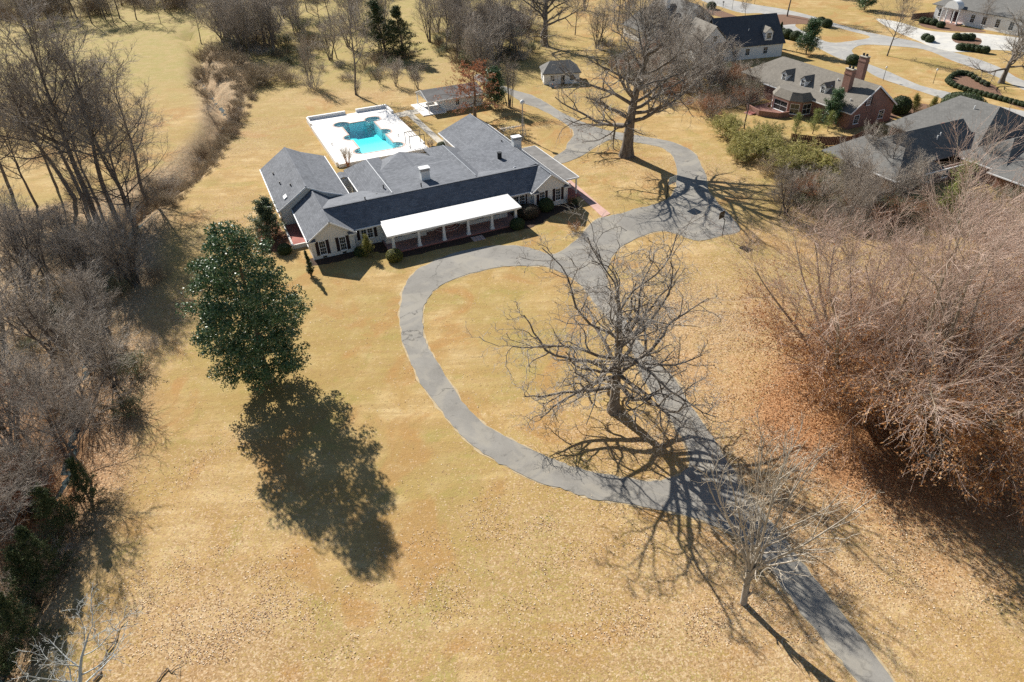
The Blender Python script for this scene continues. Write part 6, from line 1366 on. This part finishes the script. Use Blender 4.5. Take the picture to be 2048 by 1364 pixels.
def undergrowth(name, label, kinds, spots, seed, jitter=1.2):
    """one mass of scrub: a point for each plant, the stems set on it by geometry nodes"""
    rng = np.random.default_rng(seed); n = len(spots); kinds = list(kinds); uniq = sorted(set(kinds))
    P = np.array([G(x, y)[:2] for x, y, _ in spots]) + rng.normal(0, jitter, (n, 2))
    kid = np.array([uniq.index(kinds[rng.integers(len(kinds))]) for _ in range(n)], np.int32)
    scl = np.array([spots[i][2] / PROTO[uniq[kid[i]]][1] for i in range(n)]) * rng.uniform(.8, 1.25, n)
    me = bpy.data.meshes.new(name); me.vertices.add(n); me.vertices.foreach_set('co', np.column_stack([P, terrain_z(P)]).astype(np.float32).ravel())
    for nm, tp, val in (('turn', 'FLOAT', rng.uniform(0, 6.28, n)), ('grow', 'FLOAT', scl), ('sort', 'INT', kid)):
        me.attributes.new(nm, tp, 'POINT').data.foreach_set('value', val.astype(np.int32 if tp == 'INT' else np.float32))
    o = link(name, me); tag(o, label, 'undergrowth', None, 'stuff')
    ng = bpy.data.node_groups.new(name, 'GeometryNodeTree'); ng.interface.new_socket('Geometry', in_out='INPUT', socket_type='NodeSocketGeometry'); ng.interface.new_socket('Geometry', in_out='OUTPUT', socket_type='NodeSocketGeometry')
    N, L = ng.nodes, ng.links; gi, go = N.new('NodeGroupInput'), N.new('NodeGroupOutput'); jn = N.new('GeometryNodeJoinGeometry')
    def attr(nm, tp): a = N.new('GeometryNodeInputNamedAttribute'); a.data_type = tp; a.inputs['Name'].default_value = nm; return a.outputs['Attribute']
    rot = N.new('ShaderNodeCombineXYZ'); L.new(attr('turn', 'FLOAT'), rot.inputs['Z'])
    for i, k in enumerate(uniq):
        oi = N.new('GeometryNodeObjectInfo'); oi.inputs['Object'].default_value = SCRUB[k]; oi.inputs['As Instance'].default_value = True; oi.transform_space = 'ORIGINAL'
        cmp_ = N.new('FunctionNodeCompare'); cmp_.data_type = 'INT'; cmp_.operation = 'EQUAL'; L.new(attr('sort', 'INT'), cmp_.inputs[2]); cmp_.inputs[3].default_value = i
        ip = N.new('GeometryNodeInstanceOnPoints'); L.new(gi.outputs[0], ip.inputs['Points']); L.new(cmp_.outputs[0], ip.inputs['Selection']); L.new(oi.outputs['Geometry'], ip.inputs['Instance']); L.new(rot.outputs[0], ip.inputs['Rotation']); L.new(attr('grow', 'FLOAT'), ip.inputs['Scale'])
        L.new(ip.outputs[0], jn.inputs[0])
    L.new(jn.outputs[0], go.inputs[0]); o.modifiers.new('scrub', 'NODES').node_group = ng
    return o
# ------------------------------------------------------------------ undergrowth and fallen leaves
rs = np.random.default_rng(5)
def scatter(poly, n, h):
    P = np.array(poly, float); lo, hi = P.min(0), P.max(0); out = []
    while len(out) < n:
        q = rs.uniform(lo, hi, (n * 3, 2)); q = q[inside(q, P)]; out += [(x, y, h * rs.uniform(.7, 1.3)) for x, y in q]
    return out[:n]
undergrowth('undergrowth', 'grey and brown brush filling the left wood', ['scrub0', 'scrub2', 'scrub2', 'greenscrub'], scatter([(-60, 420), (150, 405), (260, 430), (320, 500), (310, 560), (285, 640), (290, 760), (270, 860), (200, 1000), (120, 1150), (40, 1300), (-60, 1300)], 32, 2.4), 1)
undergrowth('undergrowth', 'tan and grey brush along the creek banks', ['scrub1', 'scrub0', 'scrub1', 'scrub2'], scatter([(400, 90), (520, 120), (505, 190), (470, 270), (400, 335), (330, 400), (260, 420), (320, 350), (385, 280), (400, 200), (385, 150)], 70, 2.1), 2, .6)
undergrowth('undergrowth', 'low tan brush on the lawn-side bank of the creek', ['scrub1'], scatter([(470, 170), (520, 190), (480, 270), (420, 335), (340, 420), (310, 410), (390, 330), (440, 270), (460, 220)], 170, 1.1), 9, .6)
undergrowth('undergrowth', 'arching vine mounds between creek and pool lawn', ['vinemound'], [(500, 165, 5.4), (535, 162, 6), (560, 150, 5.2), (475, 130, 4.6), (405, 140, 5), (395, 100, 4.5), (430, 110, 4.5), (585, 165, 4), (455, 150, 4)], 3, .3)
undergrowth('undergrowth', 'brown brush behind the pool and pavilion', ['scrub0', 'scrub2', 'greenscrub', 'scrub2'], scatter([(640, 150), (680, 120), (830, 110), (860, 150), (800, 175), (740, 165), (690, 175)], 30, 2.4) + scatter([(850, 60), (1050, 60), (1070, 120), (960, 150), (870, 110)], 70, 3.0) + scatter([(450, 60), (640, 50), (640, 100), (560, 130), (470, 110)], 50, 3.4), 4)
undergrowth('undergrowth', 'grey brush between the massive oak and the neighbour houses', ['scrub0', 'scrub2', 'greenscrub', 'scrub2', 'rustscrub'], scatter([(1180, 90), (1330, 90), (1420, 130), (1510, 150), (1490, 220), (1420, 235), (1330, 200), (1240, 160)], 110, 3.4), 5)
undergrowth('undergrowth', 'mixed brush along the right boundary', ['scrub1', 'scrub1', 'scrub2', 'rustscrub', 'scrub1', 'greenscrub'], scatter([(1520, 330), (1690, 350), (1860, 400), (1880, 450), (1760, 470), (1640, 440), (1560, 390)], 80, 2.7), 6)
undergrowth('undergrowth', 'twiggy brush at the right edge garden', ['scrub1', 'scrub2', 'greenscrub'], scatter([(1880, 400), (2040, 380), (2080, 450), (1990, 470), (1900, 470)], 34, 2.4), 7)
undergrowth('undergrowth', 'dark brush at the far tree line', ['scrub0', 'scrub2'], scatter([(-200, 60), (-100, 24), (200, 8), (420, -10), (700, -24), (1000, -30), (1000, -14), (700, -4), (430, 14), (200, 30)], 150, 6.5), 8, 3)
# fallen leaves lying on the grass, denser under the trees
def fallen_leaves():
    rng = np.random.default_rng(77); N = 1000000
    P = np.stack([rng.uniform(-75, 75, N), rng.uniform(26, 150, N)], 1)
    d = litter_density(P) + .75 * woods_mask(P)
    # near leaves count more than far ones, which fall below a pixel
    w_ = np.clip(70 / np.maximum(P[:, 1], 30), .35, 1.0)
    cl = np.zeros(N)                                    # wind-blown drifts
    for k in range(26):
        a, w, ph = rng.uniform(0, 6.28), rng.uniform(.18, 2.2), rng.uniform(0, 6.28); cl += np.sin((P[:, 0] * math.cos(a) + P[:, 1] * math.sin(a)) * w + ph) / 3.6
    cl = np.clip(.45 + .75 * cl, .04, 2.2)
    keep = rng.uniform(0, 1, N) < d * w_ * cl * .5
    keep &= ~(pave_mask(P) & (rng.uniform(0, 1, N) < .97))
    q = P - HO; hu, hv = q @ U, q @ Vv
    keep &= ~((hu > -2.5) & (hu < 43) & (hv > -3.4) & (hv < 33)) & ~((hu > 10.5) & (hu < 28.5) & (hv > 32) & (hv < 61.5))
    P = P[keep]; z = terrain_z(P) + .03 + pave_mask(P) * .045
    v, f = leaf_quads(rng, np.column_stack([P, z]), .125, .88, .6)
    v[:, 2] = np.maximum(v[:, 2], np.repeat(z, 4) - .02)
    me = np_mesh('leaf_litter', v, f, island('fallen_leaf', [(0.22, 0.12, 0.06), (0.36, 0.21, 0.11), (0.47, 0.30, 0.17), (0.58, 0.43, 0.28), (0.70, 0.58, 0.43)], .75, .2))
    tag(link('leaf_litter', me), 'brown fallen leaves strewn over the lawn', 'leaves', None, 'stuff'); return len(P)
NL = fallen_leaves()
def copper_leaves():
    rng = np.random.default_rng(78); V = []
    for px, py, r_, n in ((1850, 890, 11, 20000), (1680, 800, 10, 14000), (1990, 900, 10, 9000), (60, 1000, 5, 4000)):
        c = np.array(G(px, py)[:2]); P = c + rng.normal(0, r_ * .5, (n, 2)); P = P[~pave_mask(P)]
        V.append(leaf_quads(rng, np.column_stack([P, terrain_z(P) + .05 + rng.uniform(0, .06, len(P))]), .15, .6, .6))
    v, f = join(V); tag(link('leaf_litter', np_mesh('copper_leaf_litter', v, f, LF['copper'])), 'copper beech leaves heaped under the right-hand trees', 'leaves', None, 'stuff')
copper_leaves()
tris = sum(len(me.polygons) * 2 for me in bpy.data.meshes)
print('leaves', NL, 'triangles about', tris)
